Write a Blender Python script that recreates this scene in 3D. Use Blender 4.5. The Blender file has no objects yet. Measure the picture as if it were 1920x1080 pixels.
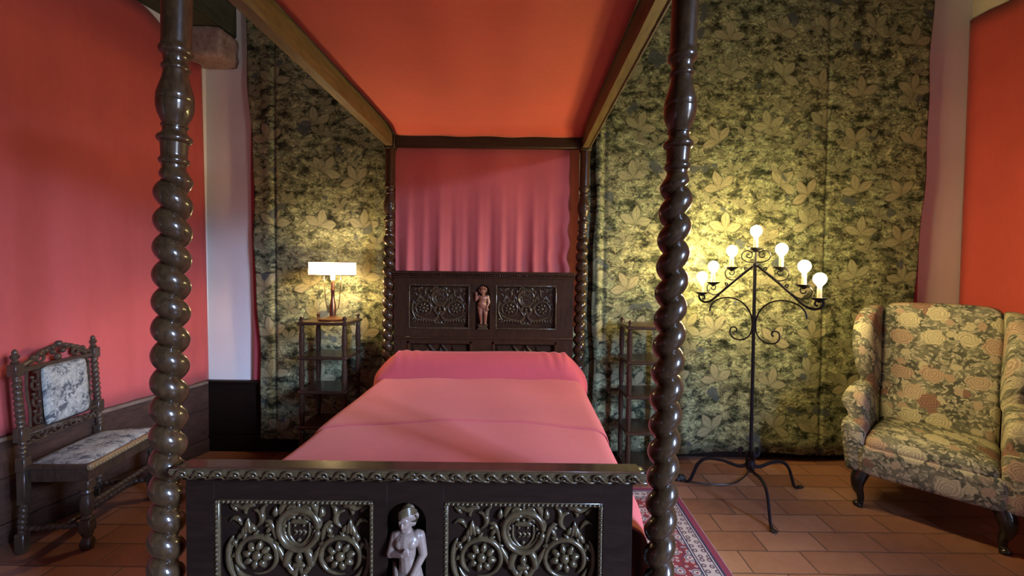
import bpy, bmesh, math, random
from mathutils import Vector, Matrix
PI = math.pi
S = bpy.context.scene
C = S.collection
random.seed(7)

# ------------------------------------------------------------------ camera
F = 800.0; CX, CY = 985.0, 529.0; VX, VY = 985.0, 508.0; ROLL = 0.0113; H = 1.4
yc = Vector(((VX-CX)/F, (CY-VY)/F, -1.0))
zc = Vector((ROLL, 1.0, 0.0)); zc.z = (yc.x*zc.x + yc.y*zc.y)/1.0
yc.normalize(); zc.normalize(); xc = yc.cross(zc)
cam_d = bpy.data.cameras.new('camera'); cam = bpy.data.objects.new('camera', cam_d); C.objects.link(cam)
cam_d.sensor_width = 36.0; cam_d.lens = 36.0*F/1920.0; cam_d.clip_start = 0.02
M3 = Matrix((xc, yc, zc))                    # rows: world axes seen from the camera
cam.matrix_world = Matrix.Translation((0, 0, H)) @ M3.to_4x4()
cam_d.shift_x = (960.0-CX)/1920.0; cam_d.shift_y = (CY-540.0)/1920.0
S.camera = cam
def ray(px, py):
    return M3 @ Vector(((px-CX)/F, (CY-py)/F, -1.0))
def at(px, py, Y):                           # point of the room at depth Y
    d = ray(px, py); t = Y/d.y
    return Vector((d.x*t, Y, H+d.z*t))
def fl(px, py, z=0.0):                       # point of the floor
    d = ray(px, py); t = (z-H)/d.z
    return Vector((d.x*t, d.y*t, z))

# ------------------------------------------------------------------ world, daylight, exposure
S.view_settings.view_transform = 'Standard'; S.view_settings.look = 'None'
S.view_settings.gamma = 1.0; S.view_settings.use_curve_mapping = False
S.view_settings.exposure = 0.0
w = bpy.data.worlds.new('world'); S.world = w; w.use_nodes = True
wt = w.node_tree; bg = wt.nodes['Background']
tc_ = wt.nodes.new('ShaderNodeTexCoord'); sp_ = wt.nodes.new('ShaderNodeSeparateXYZ'); wt.links.new(tc_.outputs['Generated'], sp_.inputs[0])
rp_ = wt.nodes.new('ShaderNodeValToRGB'); wt.links.new(sp_.outputs['Z'], rp_.inputs[0])   # buildings up to ~10 degrees, sky above
e = rp_.color_ramp.elements; e[0].position = .11; e[0].color = (.05, .05, .05, 1); e[1].position = .15; e[1].color = (.44, .62, 1.0, 1)
for p_, c_ in ((.32, (.40, .58, 1.0, 1)), (.55, (.12, .19, .36, 1)), (.9, (.05, .09, .2, 1))): q_ = e.new(p_); q_.color = c_
wt.links.new(rp_.outputs[0], bg.inputs[0]); bg.inputs[1].default_value = 290.0
ld = bpy.data.lights.new('window_daylight', 'AREA'); ld.shape = 'RECTANGLE'; ld.cycles.is_portal = True
ld.size = 2.4; ld.size_y = 1.36; ld.energy = 1
lo = bpy.data.objects.new('window_daylight', ld); C.objects.link(lo)
lo.location = (3.62, -1.45, 2.05); lo.rotation_euler = (0, math.radians(90), 0)
BULB_L = 280.0
LAMP_L = 620.0

# ------------------------------------------------------------------ mesh helpers
class MB:
    def __init__(s): s.v = []; s.f = []
    def add(s, vs, fs):
        n = len(s.v); s.v += [tuple(p) for p in vs]; s.f += [tuple(i+n for i in q) for q in fs]; return s
    def box(s, x0, x1, y0, y1, z0, z1, c=0.004, M=None):
        cx, cy, cz = (x0+x1)/2, (y0+y1)/2, (z0+z1)/2
        hx, hy, hz = abs(x1-x0)/2, abs(y1-y0)/2, abs(z1-z0)/2
        c = min(c, hx*.45, hy*.45, hz*.45)
        vs = []; idx = {}
        for sx in (-1, 1):
            for sy in (-1, 1):
                for sz in (-1, 1):
                    for a in range(3):
                        h = [hx-c, hy-c, hz-c]; h[a] += c
                        idx[(sx, sy, sz, a)] = len(vs)
                        vs.append(Vector((cx+sx*h[0], cy+sy*h[1], cz+sz*h[2])))
        fs = []
        def k(a, sa, b, sb, c_, sc, w_):
            t = [0, 0, 0]; t[a] = sa; t[b] = sb; t[c_] = sc; return idx[(t[0], t[1], t[2], w_)]
        for a in range(3):
            b, d = (a+1) % 3, (a+2) % 3
            for sa in (-1, 1):
                fs.append([k(a, sa, b, -1, d, -1, a), k(a, sa, b, 1, d, -1, a), k(a, sa, b, 1, d, 1, a), k(a, sa, b, -1, d, 1, a)])
            for sb in (-1, 1):
                for sd in (-1, 1):
                    fs.append([k(a, -1, b, sb, d, sd, b), k(a, 1, b, sb, d, sd, b), k(a, 1, b, sb, d, sd, d), k(a, -1, b, sb, d, sd, d)])
        for sx in (-1, 1):
            for sy in (-1, 1):
                for sz in (-1, 1):
                    fs.append([idx[(sx, sy, sz, 0)], idx[(sx, sy, sz, 1)], idx[(sx, sy, sz, 2)]])
        if M is not None: vs = [M @ p for p in vs]
        return s.add(vs, fs)
    def rings(s, rings, cap=True, closed=False):
        n = len(rings[0]); vs = [p for r in rings for p in r]; fs = []
        m = len(rings)
        for i in range(m if closed else m-1):
            a = i*n; b = ((i+1) % m)*n
            for j in range(n):
                j2 = (j+1) % n; fs.append((a+j, a+j2, b+j2, b+j))
        if cap and not closed:
            fs.append(tuple(reversed(range(n)))); fs.append(tuple((m-1)*n+j for j in range(n)))
        return s.add(vs, fs)
    def grid(s, fn, nu, nv):
        vs = [fn(i/nu, j/nv) for i in range(nu+1) for j in range(nv+1)]; fs = []
        for i in range(nu):
            for j in range(nv):
                a = i*(nv+1)+j; fs.append((a, a+1, a+nv+2, a+nv+1))
        return s.add(vs, fs)
    def lathe(s, prof, base=(0, 0, 0), n=20, axis=None):
        """prof: (height, radius) along +Z or from base along axis"""
        b = Vector(base)
        if axis is None: Q = Matrix.Identity(3)
        else: Q = Vector((0, 0, 1)).rotation_difference(Vector(axis)).to_matrix()
        rs = []
        for z, r in prof:
            rs.append([b + Q @ Vector((r*math.cos(2*PI*j/n), r*math.sin(2*PI*j/n), z)) for j in range(n)])
        return s.rings(rs)
    def sphere(s, c, r, n=14, m=9, sc=(1, 1, 1)):
        c = Vector(c); rs = []
        for i in range(1, m):
            a = PI*i/m - PI/2
            rs.append([c + Vector((r*sc[0]*math.cos(a)*math.cos(2*PI*j/n), r*sc[1]*math.cos(a)*math.sin(2*PI*j/n), r*sc[2]*math.sin(a))) for j in range(n)])
        vs = [c - Vector((0, 0, r*sc[2]))] + [p for q in rs for p in q] + [c + Vector((0, 0, r*sc[2]))]
        fs = []
        for j in range(n): fs.append((0, 1+(j+1) % n, 1+j))
        for i in range(m-2):
            a = 1+i*n; b = a+n
            for j in range(n): fs.append((a+j, a+(j+1) % n, b+(j+1) % n, b+j))
        a = 1+(m-2)*n; t = len(vs)-1
        for j in range(n): fs.append((a+j, a+(j+1) % n, t))
        return s.add(vs, fs)
    def tube(s, pts, rad, n=8, up=(0, 1, 0), flat=1.0, cap=True):
        """sweep; rad: number or fn(t); flat scales the section along 'up'"""
        pts = [Vector(p) for p in pts]; N = len(pts); rs = []
        up = Vector(up)
        for i, p in enumerate(pts):
            t = (pts[min(i+1, N-1)]-pts[max(i-1, 0)])
            if t.length < 1e-9: t = Vector((0, 0, 1))
            t.normalize()
            a = up.cross(t)
            if a.length < 1e-3: a = Vector((1, 0, 0)).cross(t)
            if a.length < 1e-3: a = Vector((0, 0, 1)).cross(t)
            a.normalize(); b = t.cross(a)
            r = rad(i/(N-1)) if callable(rad) else rad
            rs.append([p + a*(r*math.cos(2*PI*j/n)) + b*(r*flat*math.sin(2*PI*j/n)) for j in range(n)])
        return s.rings(rs, cap)
    def mesh(s, name, smooth=40):
        me = bpy.data.meshes.new(name); me.from_pydata(s.v, [], s.f)
        bm = bmesh.new(); bm.from_mesh(me); bmesh.ops.recalc_face_normals(bm, faces=bm.faces); bm.to_mesh(me); bm.free()
        if smooth:
            me.shade_smooth()
            if smooth < 180: me.set_sharp_from_angle(angle=math.radians(smooth))
        return me

def obj(name, mb, mat, parent=None, smooth=40, loc=None):
    me = mb.mesh(name, smooth) if isinstance(mb, MB) else mb
    if mat is not None and not me.materials: me.materials.append(mat)
    o = bpy.data.objects.new(name, me); C.objects.link(o)
    if parent is not None: o.parent = parent
    if loc: o.location = loc
    return o
def tag(o, label=None, cat=None, group=None, kind=None):
    if label: o['label'] = label
    if cat: o['category'] = cat
    if group: o['group'] = group
    if kind: o['kind'] = kind
    return o
def thing(name, label, cat, loc=(0, 0, 0), rz=0, group=None):
    o = bpy.data.objects.new(name, None); C.objects.link(o); o.location = loc; o.rotation_euler.z = rz
    o.empty_display_size = .1
    return tag(o, label, cat, group)
def struct(name, mb, mat, smooth=40):
    return tag(obj(name, mb, mat, None, smooth), kind='structure')
def dup_tree(o, parent=None):
    c = o.copy(); C.objects.link(c)
    if parent: c.parent = parent
    for ch in list(o.children): dup_tree(ch, c)
    return c
def subsurf(o, lv=2):
    m = o.modifiers.new('subdivision', 'SUBSURF'); m.levels = lv; m.render_levels = lv; return o
def solid(o, th, off=-1):
    m = o.modifiers.new('thickness', 'SOLIDIFY'); m.thickness = th; m.offset = off; return o
def smoothstep(a, b, x):
    t = max(0, min(1, (x-a)/(b-a))); return t*t*(3-2*t)
def lerp(a, b, t): return a+(b-a)*t
def spline(P, k=6):
    P = [Vector(p) for p in P]; out = []
    for i in range(len(P)-1):
        p0 = P[max(i-1, 0)]; p1 = P[i]; p2 = P[i+1]; p3 = P[min(i+2, len(P)-1)]
        for j in range(k):
            t = j/k
            out.append(0.5*((2*p1)+(p2-p0)*t+(2*p0-5*p1+4*p2-p3)*t*t+(3*p1-p0-3*p2+p3)*t**3))
    out.append(P[-1]); return out

# ------------------------------------------------------------------ materials
class NT:
    def __init__(s, name):
        s.m = bpy.data.materials.new(name); s.m.use_nodes = True; s.t = s.m.node_tree
        s.b = s.t.nodes['Principled BSDF']; s.n = s.t.nodes; s.l = s.t.links
    def node(s, typ, **k):
        n = s.n.new(typ)
        for a, v in k.items(): setattr(n, a, v)
        return n
    def put(s, sock, v):
        if hasattr(v, 'links') or isinstance(v, bpy.types.NodeSocket): s.l.new(v, sock)
        else: sock.default_value = v
    def math(s, op, a, b=0.0, c=None, clamp=False):
        n = s.node('ShaderNodeMath', operation=op, use_clamp=clamp); s.put(n.inputs[0], a); s.put(n.inputs[1], b)
        if c is not None: s.put(n.inputs[2], c)
        return n.outputs[0]
    def vmath(s, op, a, b=(0, 0, 0)):
        n = s.node('ShaderNodeVectorMath', operation=op); s.put(n.inputs[0], a)
        if op == 'SCALE': s.put(n.inputs['Scale'], b)
        else: s.put(n.inputs[1], b)
        return n.outputs[1] if op in ('LENGTH', 'DOT_PRODUCT') else n.outputs[0]
    def mix(s, f, a, b, blend='MIX'):
        n = s.node('ShaderNodeMix', data_type='RGBA', blend_type=blend); s.put(n.inputs[0], f)
        s.put(n.inputs[6], a if not isinstance(a, tuple) else (*a, 1)[:4]); s.put(n.inputs[7], b if not isinstance(b, tuple) else (*b, 1)[:4])
        return n.outputs[2]
    def noise(s, vec, scale, detail=3, rough=.5, dist=0.0):
        n = s.node('ShaderNodeTexNoise'); s.put(n.inputs['Vector'], vec)
        n.inputs['Scale'].default_value = scale; n.inputs['Detail'].default_value = detail
        n.inputs['Roughness'].default_value = rough; n.inputs['Distortion'].default_value = dist
        return n.outputs[0]
    def vor(s, vec, scale, rnd=1.0, dim='2D', feat='F1'):
        n = s.node('ShaderNodeTexVoronoi', voronoi_dimensions=dim, feature=feat); s.put(n.inputs['Vector'], vec)
        n.inputs['Scale'].default_value = scale; n.inputs['Randomness'].default_value = rnd; return n
    def ramp(s, f, stops, interp='LINEAR'):
        n = s.node('ShaderNodeValToRGB'); s.put(n.inputs[0], f); r = n.color_ramp; r.interpolation = interp
        while len(r.elements) < len(stops): r.elements.new(.5)
        for e, (p, c) in zip(r.elements, stops): e.position = p; e.color = (*c, 1)[:4]
        return n.outputs[0]
    def sst(s, x, a, b):
        n = s.node('ShaderNodeMapRange', interpolation_type='SMOOTHSTEP'); s.put(n.inputs[0], x)
        n.inputs[1].default_value = a; n.inputs[2].default_value = b; return n.outputs[0]
    def coord(s, which='Object'): return s.node('ShaderNodeTexCoord').outputs[which]
    def xyz(s, v):
        n = s.node('ShaderNodeSeparateXYZ'); s.put(n.inputs[0], v); return n.outputs
    def comb(s, x, y, z=0.0):
        n = s.node('ShaderNodeCombineXYZ'); s.put(n.inputs[0], x); s.put(n.inputs[1], y); s.put(n.inputs[2], z); return n.outputs[0]
    def bump(s, h, strength=.3, dist=.01):
        n = s.node('ShaderNodeBump'); n.inputs['Strength'].default_value = strength; n.inputs['Distance'].default_value = dist
        s.put(n.inputs['Height'], h); s.l.new(n.outputs[0], s.b.inputs['Normal']); return n
    def set(s, **k):
        for a, v in k.items():
            sk = s.b.inputs[a.replace('_', ' ')]
            if isinstance(v, tuple) and len(v) == 3: v = (*v, 1)
            s.put(sk, v)
        return s
    # one layer of single leaves scattered over the plane: mask, shade, random
    def leaves(s, uv, scale, seed, L=.52, W=.22, spread=6.28, rnd=.9, vein=True, lean=0.0):
        v = s.vmath('ADD', s.vmath('SCALE', uv, scale), (seed*3.17, seed*1.31, 0))
        vo = s.vor(v, 1.0, rnd); loc = s.vmath('SUBTRACT', v, vo.outputs['Position'])
        col = s.node('ShaderNodeSeparateColor'); s.l.new(vo.outputs['Color'], col.inputs[0])
        ang = s.math('MULTIPLY_ADD', col.outputs[0], spread, lean-spread/2)
        rot = s.node('ShaderNodeVectorRotate', rotation_type='Z_AXIS'); s.l.new(loc, rot.inputs['Vector']); s.l.new(ang, rot.inputs['Angle'])
        x, y, _ = s.xyz(rot.outputs[0])
        yn = s.math('DIVIDE', y, L)
        wd = s.math('MULTIPLY', s.math('SUBTRACT', 1.0, s.math('MULTIPLY', yn, yn)), W)
        ax = s.math('ABSOLUTE', x)
        d = s.math('SUBTRACT', wd, ax)
        mask = s.sst(d, 0.0, .04); edge = s.math('MULTIPLY_ADD', s.sst(d, .0, .10), .6, .4)
        sh = s.math('MULTIPLY_ADD', s.math('DIVIDE', x, W), .28, .62)
        if vein:
            sv = s.math('SINE', s.math('MULTIPLY', s.math('SUBTRACT', y, s.math('MULTIPLY', ax, .9)), 34.0))
            sh = s.math('MULTIPLY_ADD', sv, .13, sh)
            sh = s.math('MULTIPLY', sh, s.math('MULTIPLY_ADD', s.sst(ax, 0.0, .045), .5, .5))
        sh = s.math('MULTIPLY', sh, edge)
        return mask, sh, col.outputs[1], col.outputs[2]
    # palmate five-fingered leaves
    def palms(s, uv, scale, seed, rnd=.5, R=.46, lobes=2.5):
        v = s.vmath('ADD', s.vmath('SCALE', uv, scale), (seed*2.17, seed*1.71, 0))
        vo = s.vor(v, 1.0, rnd); loc = s.vmath('SUBTRACT', v, vo.outputs['Position'])
        col = s.node('ShaderNodeSeparateColor'); s.l.new(vo.outputs['Color'], col.inputs[0])
        rot = s.node('ShaderNodeVectorRotate', rotation_type='Z_AXIS'); s.l.new(loc, rot.inputs['Vector'])
        s.l.new(s.math('MULTIPLY_ADD', col.outputs[0], 1.6, -.8), rot.inputs['Angle'])
        x, y, _ = s.xyz(rot.outputs[0])
        r = s.vmath('LENGTH', rot.outputs[0])
        th = s.math('ARCTAN2', x, y)
        ct = s.math('ABSOLUTE', s.math('COSINE', s.math('MULTIPLY', th, lobes)))
        lim = s.math('MULTIPLY', s.math('MULTIPLY_ADD', s.math('ARCCOSINE', ct), -.36, 1.0), R)
        lim = s.math('MULTIPLY', lim, s.math('MULTIPLY_ADD', s.sst(s.math('COSINE', th), -.6, -.1), .85, .15))
        mask = s.sst(s.math('SUBTRACT', lim, r), 0.0, .025)
        st = s.math('SINE', s.math('MULTIPLY', th, lobes))
        vein = s.sst(s.math('ABSOLUTE', s.math('MULTIPLY', st, r)), 0.0, .03)
        sh = s.math('MULTIPLY_ADD', vein, .45, .45)
        ribs = s.math('SINE', s.math('MULTIPLY', s.math('SUBTRACT', r, s.math('MULTIPLY', s.math('ABSOLUTE', s.math('MULTIPLY', st, r)), 1.2)), 90.0))
        sh = s.math('MULTIPLY_ADD', ribs, .1, sh)
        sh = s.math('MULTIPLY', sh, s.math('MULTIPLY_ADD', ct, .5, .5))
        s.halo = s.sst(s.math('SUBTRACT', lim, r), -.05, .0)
        return mask, sh, col.outputs[1]

def sc(v, c): return tuple(x*v for x in c)

def mat_wood(name, c1, c2, rough=.3, coat=.5, scale=(1, 1, 6), crough=.12, spec=.22):
    m = NT(name); v = m.vmath('MULTIPLY', m.coord(), scale)
    n = m.noise(v, 9, 4, .6, .6); n2 = m.noise(v, 55, 3, .6)
    f = m.math('MULTIPLY_ADD', n2, .35, m.math('MULTIPLY', n, .75))
    m.set(Base_Color=m.ramp(f, [(.3, c1), (.75, c2)]), Roughness=m.math('MULTIPLY_ADD', n2, .14, rough-.07))
    m.set(Coat_Weight=coat, Coat_Roughness=crough, IOR=1.5); m.b.inputs['Specular IOR Level'].default_value = spec; m.bump(n2, .04, .003)
    return m.m
W_DARK = mat_wood('dark_walnut', (.014, .0065, .004), (.05, .022, .010), .3, .3, (7, 7, 1.2), .12, .12)
W_POST = mat_wood('polished_walnut', (.010, .005, .0024), (.054, .028, .0115), .32, .6, (9, 9, 4), .045, .15)
W_CARVE = mat_wood('waxed_carved_oak', (.022, .014, .007), (.075, .050, .022), .25, .65, (6, 6, 6), .12)
W_BLACK = mat_wood('blackened_walnut', (.008, .0045, .0035), (.018, .009, .006), .45, .03, (1.2, 7, 7), .2, .07)
W_CAP = mat_wood('polished_cap', (.03, .013, .007), (.075, .034, .017), .2, .7, (1, 9, 9), .08)
W_RAIL = mat_wood('canopy_rail_oak', (.06, .04, .015), (.17, .115, .045), .5, .1, (7, 1, 7), .3)
W_BACKRAIL = mat_wood('stained_rail_oak', (.020, .014, .008), (.05, .036, .018), .5, .1, (1, 7, 7), .3)
W_FIG = mat_wood('carved_lime_wood', (.14, .092, .07), (.20, .138, .105), .36, .3, (4, 4, 4), .3)
W_PUTTO = mat_wood('carved_cherry_wood', (.15, .055, .03), (.26, .11, .055), .3, .4, (4, 4, 4), .2)
W_WAIN = mat_wood('wainscot_board', (.022, .011, .008), (.075, .038, .026), .5, .08, (6, 1.3, 6), .3, .15)
W_WCAP = mat_wood('worn_wainscot_cap', (.08, .05, .034), (.20, .13, .09), .55, .05, (6, 1.3, 6), .3, .15)
W_SHELF = mat_wood('shelf_wood', (.020, .010, .006), (.058, .030, .016), .3, .35, (2, 8, 8), .12, .15)
W_CHAIR = mat_wood('antique_oak', (.022, .013, .009), (.075, .046, .028), .34, .35, (6, 6, 2), .2)
W_EDGE = mat_wood('worn_gilt_oak', (.14, .085, .035), (.26, .17, .08), .4, .2, (5, 5, 5), .3)
W_BEAM = mat_wood('old_beam', (.022, .024, .016), (.075, .08, .05), .8, 0, (5, .8, 5), .5)
W_LEG = mat_wood('ebonised_leg', (.006, .005, .004), (.02, .014, .01), .25, .5, (5, 5, 2), .15)

def mat_cloth(name, c, var=.12, weave=900, big=2.0):
    m = NT(name); co = m.coord()
    n = m.noise(co, big, 3, .5); n2 = m.noise(m.vmath('MULTIPLY', co, (1, 1, .25)), 40, 3, .6)
    f = m.math('MULTIPLY_ADD', n2, .3, m.math('MULTIPLY', n, .7))
    m.set(Base_Color=m.ramp(f, [(.3, sc(1-var, c)), (.7, sc(1+var, c))]), Roughness=.85, Sheen_Weight=.15, Sheen_Roughness=.5)
    m.b.inputs['Sheen Tint'].default_value = (1, .6, .55, 1)
    m.bump(m.noise(co, weave, 2), .08, .001)
    return m.m
RED_WALL = mat_cloth('red_wall_cloth', (.43, .066, .056))
RED_RIGHT = mat_cloth('red_right_cloth', (.53, .070, .052))
RED_CANOPY = mat_cloth('red_canopy_cloth', (.54, .088, .052))
RED_CURTAIN = mat_cloth('red_curtain_cloth', (.44, .085, .075))
RED_BED = mat_cloth('red_bed_cloth', (.43, .070, .066))
RED_BOL = mat_cloth('red_bolster_cloth', (.43, .055, .058))
RED_SHADE = mat_cloth('shadowed_red_backing', (.13, .016, .015))  # shadow behind the head curtain put into the lining's colour
RED_LINING = mat_cloth('red_lining', (.36, .05, .06))

def mat_plaster(name, c):
    m = NT(name); co = m.coord(); n = m.noise(co, 1.5, 4, .6); n2 = m.noise(co, 60, 3)
    m.set(Base_Color=m.ramp(n, [(.3, sc(.88, c)), (.7, c)]), Roughness=.9); m.bump(n2, .12, .004); return m.m
PLASTER = mat_plaster('plaster', (.80, .74, .68))
CREAM = mat_plaster('cream_plaster', (.70, .62, .45))
m = NT('corbel_stone'); co = m.coord(); n = m.noise(co, 7, 5, .7); n2 = m.noise(co, 34, 4, .7)
m.set(Base_Color=m.ramp(m.math('MULTIPLY_ADD', n2, .4, m.math('MULTIPLY', n, .6)), [(.35, (.16, .10, .085)), (.5, (.33, .22, .18)), (.66, (.40, .36, .27))]), Roughness=.95)
m.bump(m.math('ADD', n, m.math('MULTIPLY', n2, .4)), .8, .02); STONE = m.m

# terracotta floor tiles in running bond
m = NT('terracotta_tiles'); co = m.coord()
wob = m.node('ShaderNodeTexNoise'); m.put(wob.inputs['Vector'], co); wob.inputs['Scale'].default_value = 5; wob.inputs['Detail'].default_value = 2
vv = m.vmath('ADD', co, m.vmath('SCALE', m.vmath('SUBTRACT', wob.outputs['Color'], (.5, .5, .5)), .014))
br = m.node('ShaderNodeTexBrick'); m.put(br.inputs['Vector'], vv); br.offset = .5
for k, val in (('Scale', 1.0), ('Mortar Size', .0045), ('Mortar Smooth', .5), ('Bias', 0.0), ('Brick Width', .31), ('Row Height', .163)): br.inputs[k].default_value = val
br.inputs['Color1'].default_value = (.0, .0, .0, 1); br.inputs['Color2'].default_value = (1, 1, 1, 1); br.inputs['Mortar'].default_value = (.5, .5, .5, 1)
n1 = m.noise(co, 2.2, 4, .6); n2 = m.noise(co, 16, 4, .65); n3 = m.noise(co, 90, 3)
tone = m.math('MULTIPLY_ADD', br.outputs['Color'], .3, m.math('MULTIPLY_ADD', n2, .45, m.math('MULTIPLY', n1, .3)))
tc = m.ramp(tone, [(.2, (.10, .042, .024)), (.5, (.24, .102, .058)), (.85, (.36, .19, .125))])
tc = m.mix(br.outputs['Fac'], tc, (.085, .045, .035))
m.set(Base_Color=tc, Roughness=m.math('MULTIPLY_ADD', n2, .25, .30))
m.bump(m.math('MULTIPLY_ADD', n2, .25, m.math('MULTIPLY', br.outputs['Fac'], -1.0)), .5, .008); TILES = m.m

# verdure tapestry
def mat_tapestry():
    m = NT('verdure_tapestry'); x, y, z = m.xyz(m.coord()); uv0 = m.comb(x, z)
    def warp(vec, scale, amt, det=3):
        wob = m.node('ShaderNodeTexNoise'); m.put(wob.inputs['Vector'], vec); wob.inputs['Scale'].default_value = scale; wob.inputs['Detail'].default_value = det
        return m.vmath('ADD', vec, m.vmath('SCALE', m.vmath('SUBTRACT', wob.outputs['Color'], (.5, .5, .5)), amt))
    uv = warp(uv0, 24, .026); uvs = m.vmath('MULTIPLY', warp(uv0, 10, .06), (.55, 1.25, 1))
    big = m.noise(uv0, 3.0, 2, .55); mid = m.noise(uv0, 8.0, 3, .6); fine = m.noise(uv0, 130, 2, .6)
    a = m.math('MULTIPLY_ADD', m.vor(uv, 19).outputs[0], -1.05, 1.0); b_ = m.math('MULTIPLY_ADD', m.vor(uv, 46).outputs[0], -1.1, 1.0)
    c_ = m.math('MULTIPLY_ADD', m.vor(uvs, 62).outputs[0], -1.2, 1.0)
    st = m.math('SUBTRACT', 1.0, m.math('MULTIPLY', m.math('ABSOLUTE', m.math('SUBTRACT', m.noise(m.vmath('MULTIPLY', uv, (.5, 1.3, 1)), 26, 3, .55), .5)), 5.0))
    val = m.math('SUBTRACT', m.math('MULTIPLY_ADD', a, .46, m.math('MULTIPLY_ADD', b_, .42, m.math('MULTIPLY_ADD', c_, .20, m.math('MULTIPLY', st, .16)))), .16)
    val = m.math('ADD', val, m.math('MULTIPLY_ADD', big, .40, -.20)); val = m.math('ADD', val, m.math('MULTIPLY_ADD', mid, .40, -.20)); gap = m.noise(m.vmath('MULTIPLY', uv, (.8, 1.1, 1)), 15, 2, .5); val = m.math('ADD', val, m.math('MULTIPLY_ADD', gap, 1.0, -.49))
    hue = m.noise(m.vmath('ADD', uv0, (7.3, 2.1, 0)), 2.6, 2)
    g1 = m.ramp(val, [(.18, (.030, .033, .027)), (.34, (.085, .092, .060)), (.52, (.178, .200, .112)), (.72, (.29, .312, .175)), (.9, (.38, .395, .225))])
    g2 = m.ramp(val, [(.18, (.034, .030, .021)), (.34, (.100, .090, .052)), (.52, (.205, .197, .104)), (.72, (.33, .315, .165)), (.9, (.43, .40, .22))])
    c = m.mix(m.sst(hue, .42, .58), g1, g2)
    # single leaves over the mass of foliage
    uvl = warp(uv0, 30, .022, 2)
    for (sca, sd, lo_, L_, W_, gain) in ((15, 3, .30, .55, .24, .95), (23, 6, .35, .56, .24, 1.1), (34, 11, .40, .56, .24, 1.25), (48, 14, .45, .56, .26, 1.4)):
        mask, sh, r1, r2 = m.leaves(uvl, sca, sd, L_, W_, spread=4.6)
        lc = m.mix(1.0, m.mix(r1, m.mix(m.sst(gap, .40, .6), (.055, .065, .040), (.228, .25, .14)), m.mix(m.sst(gap, .38, .58), (.11, .11, .062), (.40, .40, .215))), m.ramp(m.math('MULTIPLY', sh, gain), [(0, (.06, .06, .06)), (.9, (1, 1, 1))]), 'MULTIPLY')
        c = m.mix(m.math('MULTIPLY', mask, m.sst(m.math('ADD', r2, m.math('MULTIPLY_ADD', gap, 1.2, -.6)), lo_, lo_+.05)), c, lc)
    for (sca, sd, lo_, ln) in ((12, 21, .45, 1.57), (18, 25, .5, 1.2), (17, 29, .5, 1.95)):
        mask, sh, r1, r2 = m.leaves(uvl, sca, sd, .60, .17, spread=1.3, lean=ln)
        lc = m.mix(1.0, m.mix(r1, (.21, .22, .125), (.37, .36, .20)), m.ramp(sh, [(0, (.05, .05, .05)), (.85, (1, 1, 1))]), 'MULTIPLY')
        c = m.mix(m.math('MULTIPLY', mask, m.sst(r2, lo_, lo_+.05)), c, lc)
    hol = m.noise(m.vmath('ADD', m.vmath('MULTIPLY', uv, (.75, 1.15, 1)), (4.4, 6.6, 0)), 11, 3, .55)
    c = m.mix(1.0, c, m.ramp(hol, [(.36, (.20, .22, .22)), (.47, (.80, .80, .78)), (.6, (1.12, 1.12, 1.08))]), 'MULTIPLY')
    # large five-fingered leaves in a loose repeat
    mk, sh, r1 = m.palms(m.vmath('MULTIPLY', warp(uv0, 14, .022, 2), (1, .92, 1)), 3.0, 5, .42, .38, 2.5)
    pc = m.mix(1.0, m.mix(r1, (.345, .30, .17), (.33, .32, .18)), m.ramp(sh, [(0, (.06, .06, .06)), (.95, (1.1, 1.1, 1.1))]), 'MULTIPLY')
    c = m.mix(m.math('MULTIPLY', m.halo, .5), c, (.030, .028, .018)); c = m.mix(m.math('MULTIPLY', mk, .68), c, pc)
    mk, sh, r1 = m.palms(m.vmath('ADD', warp(uv0, 14, .022, 2), (.21, .19, 0)), 3.9, 9, .6, .33, 2.5)
    c = m.mix(m.math('MULTIPLY', m.math('MULTIPLY', mk, m.sst(r1, .3, .35)), .85), c, m.mix(1.0, (.21, .20, .115), m.ramp(sh, [(0, (.05, .05, .05)), (.95, (1.1, 1.1, 1.1))]), 'MULTIPLY'))
    # grey-blue gaps of sky between the leaves
    c = m.mix(m.math('MULTIPLY', m.sst(m.noise(m.vmath('ADD', uv, (2.7, 8.1, 0)), 6.2, 1), .665, .70), .85), c, (.060, .070, .072))
    c = m.mix(.4, c, m.ramp(fine, [(.3, (.5, .5, .5)), (.7, (1.4, 1.4, 1.4))]), 'MULTIPLY')
    m.set(Base_Color=c, Roughness=.95); m.b.inputs['Specular IOR Level'].default_value = .1
    m.bump(fine, .15, .002); return m.m
TAPESTRY = mat_tapestry()

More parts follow.
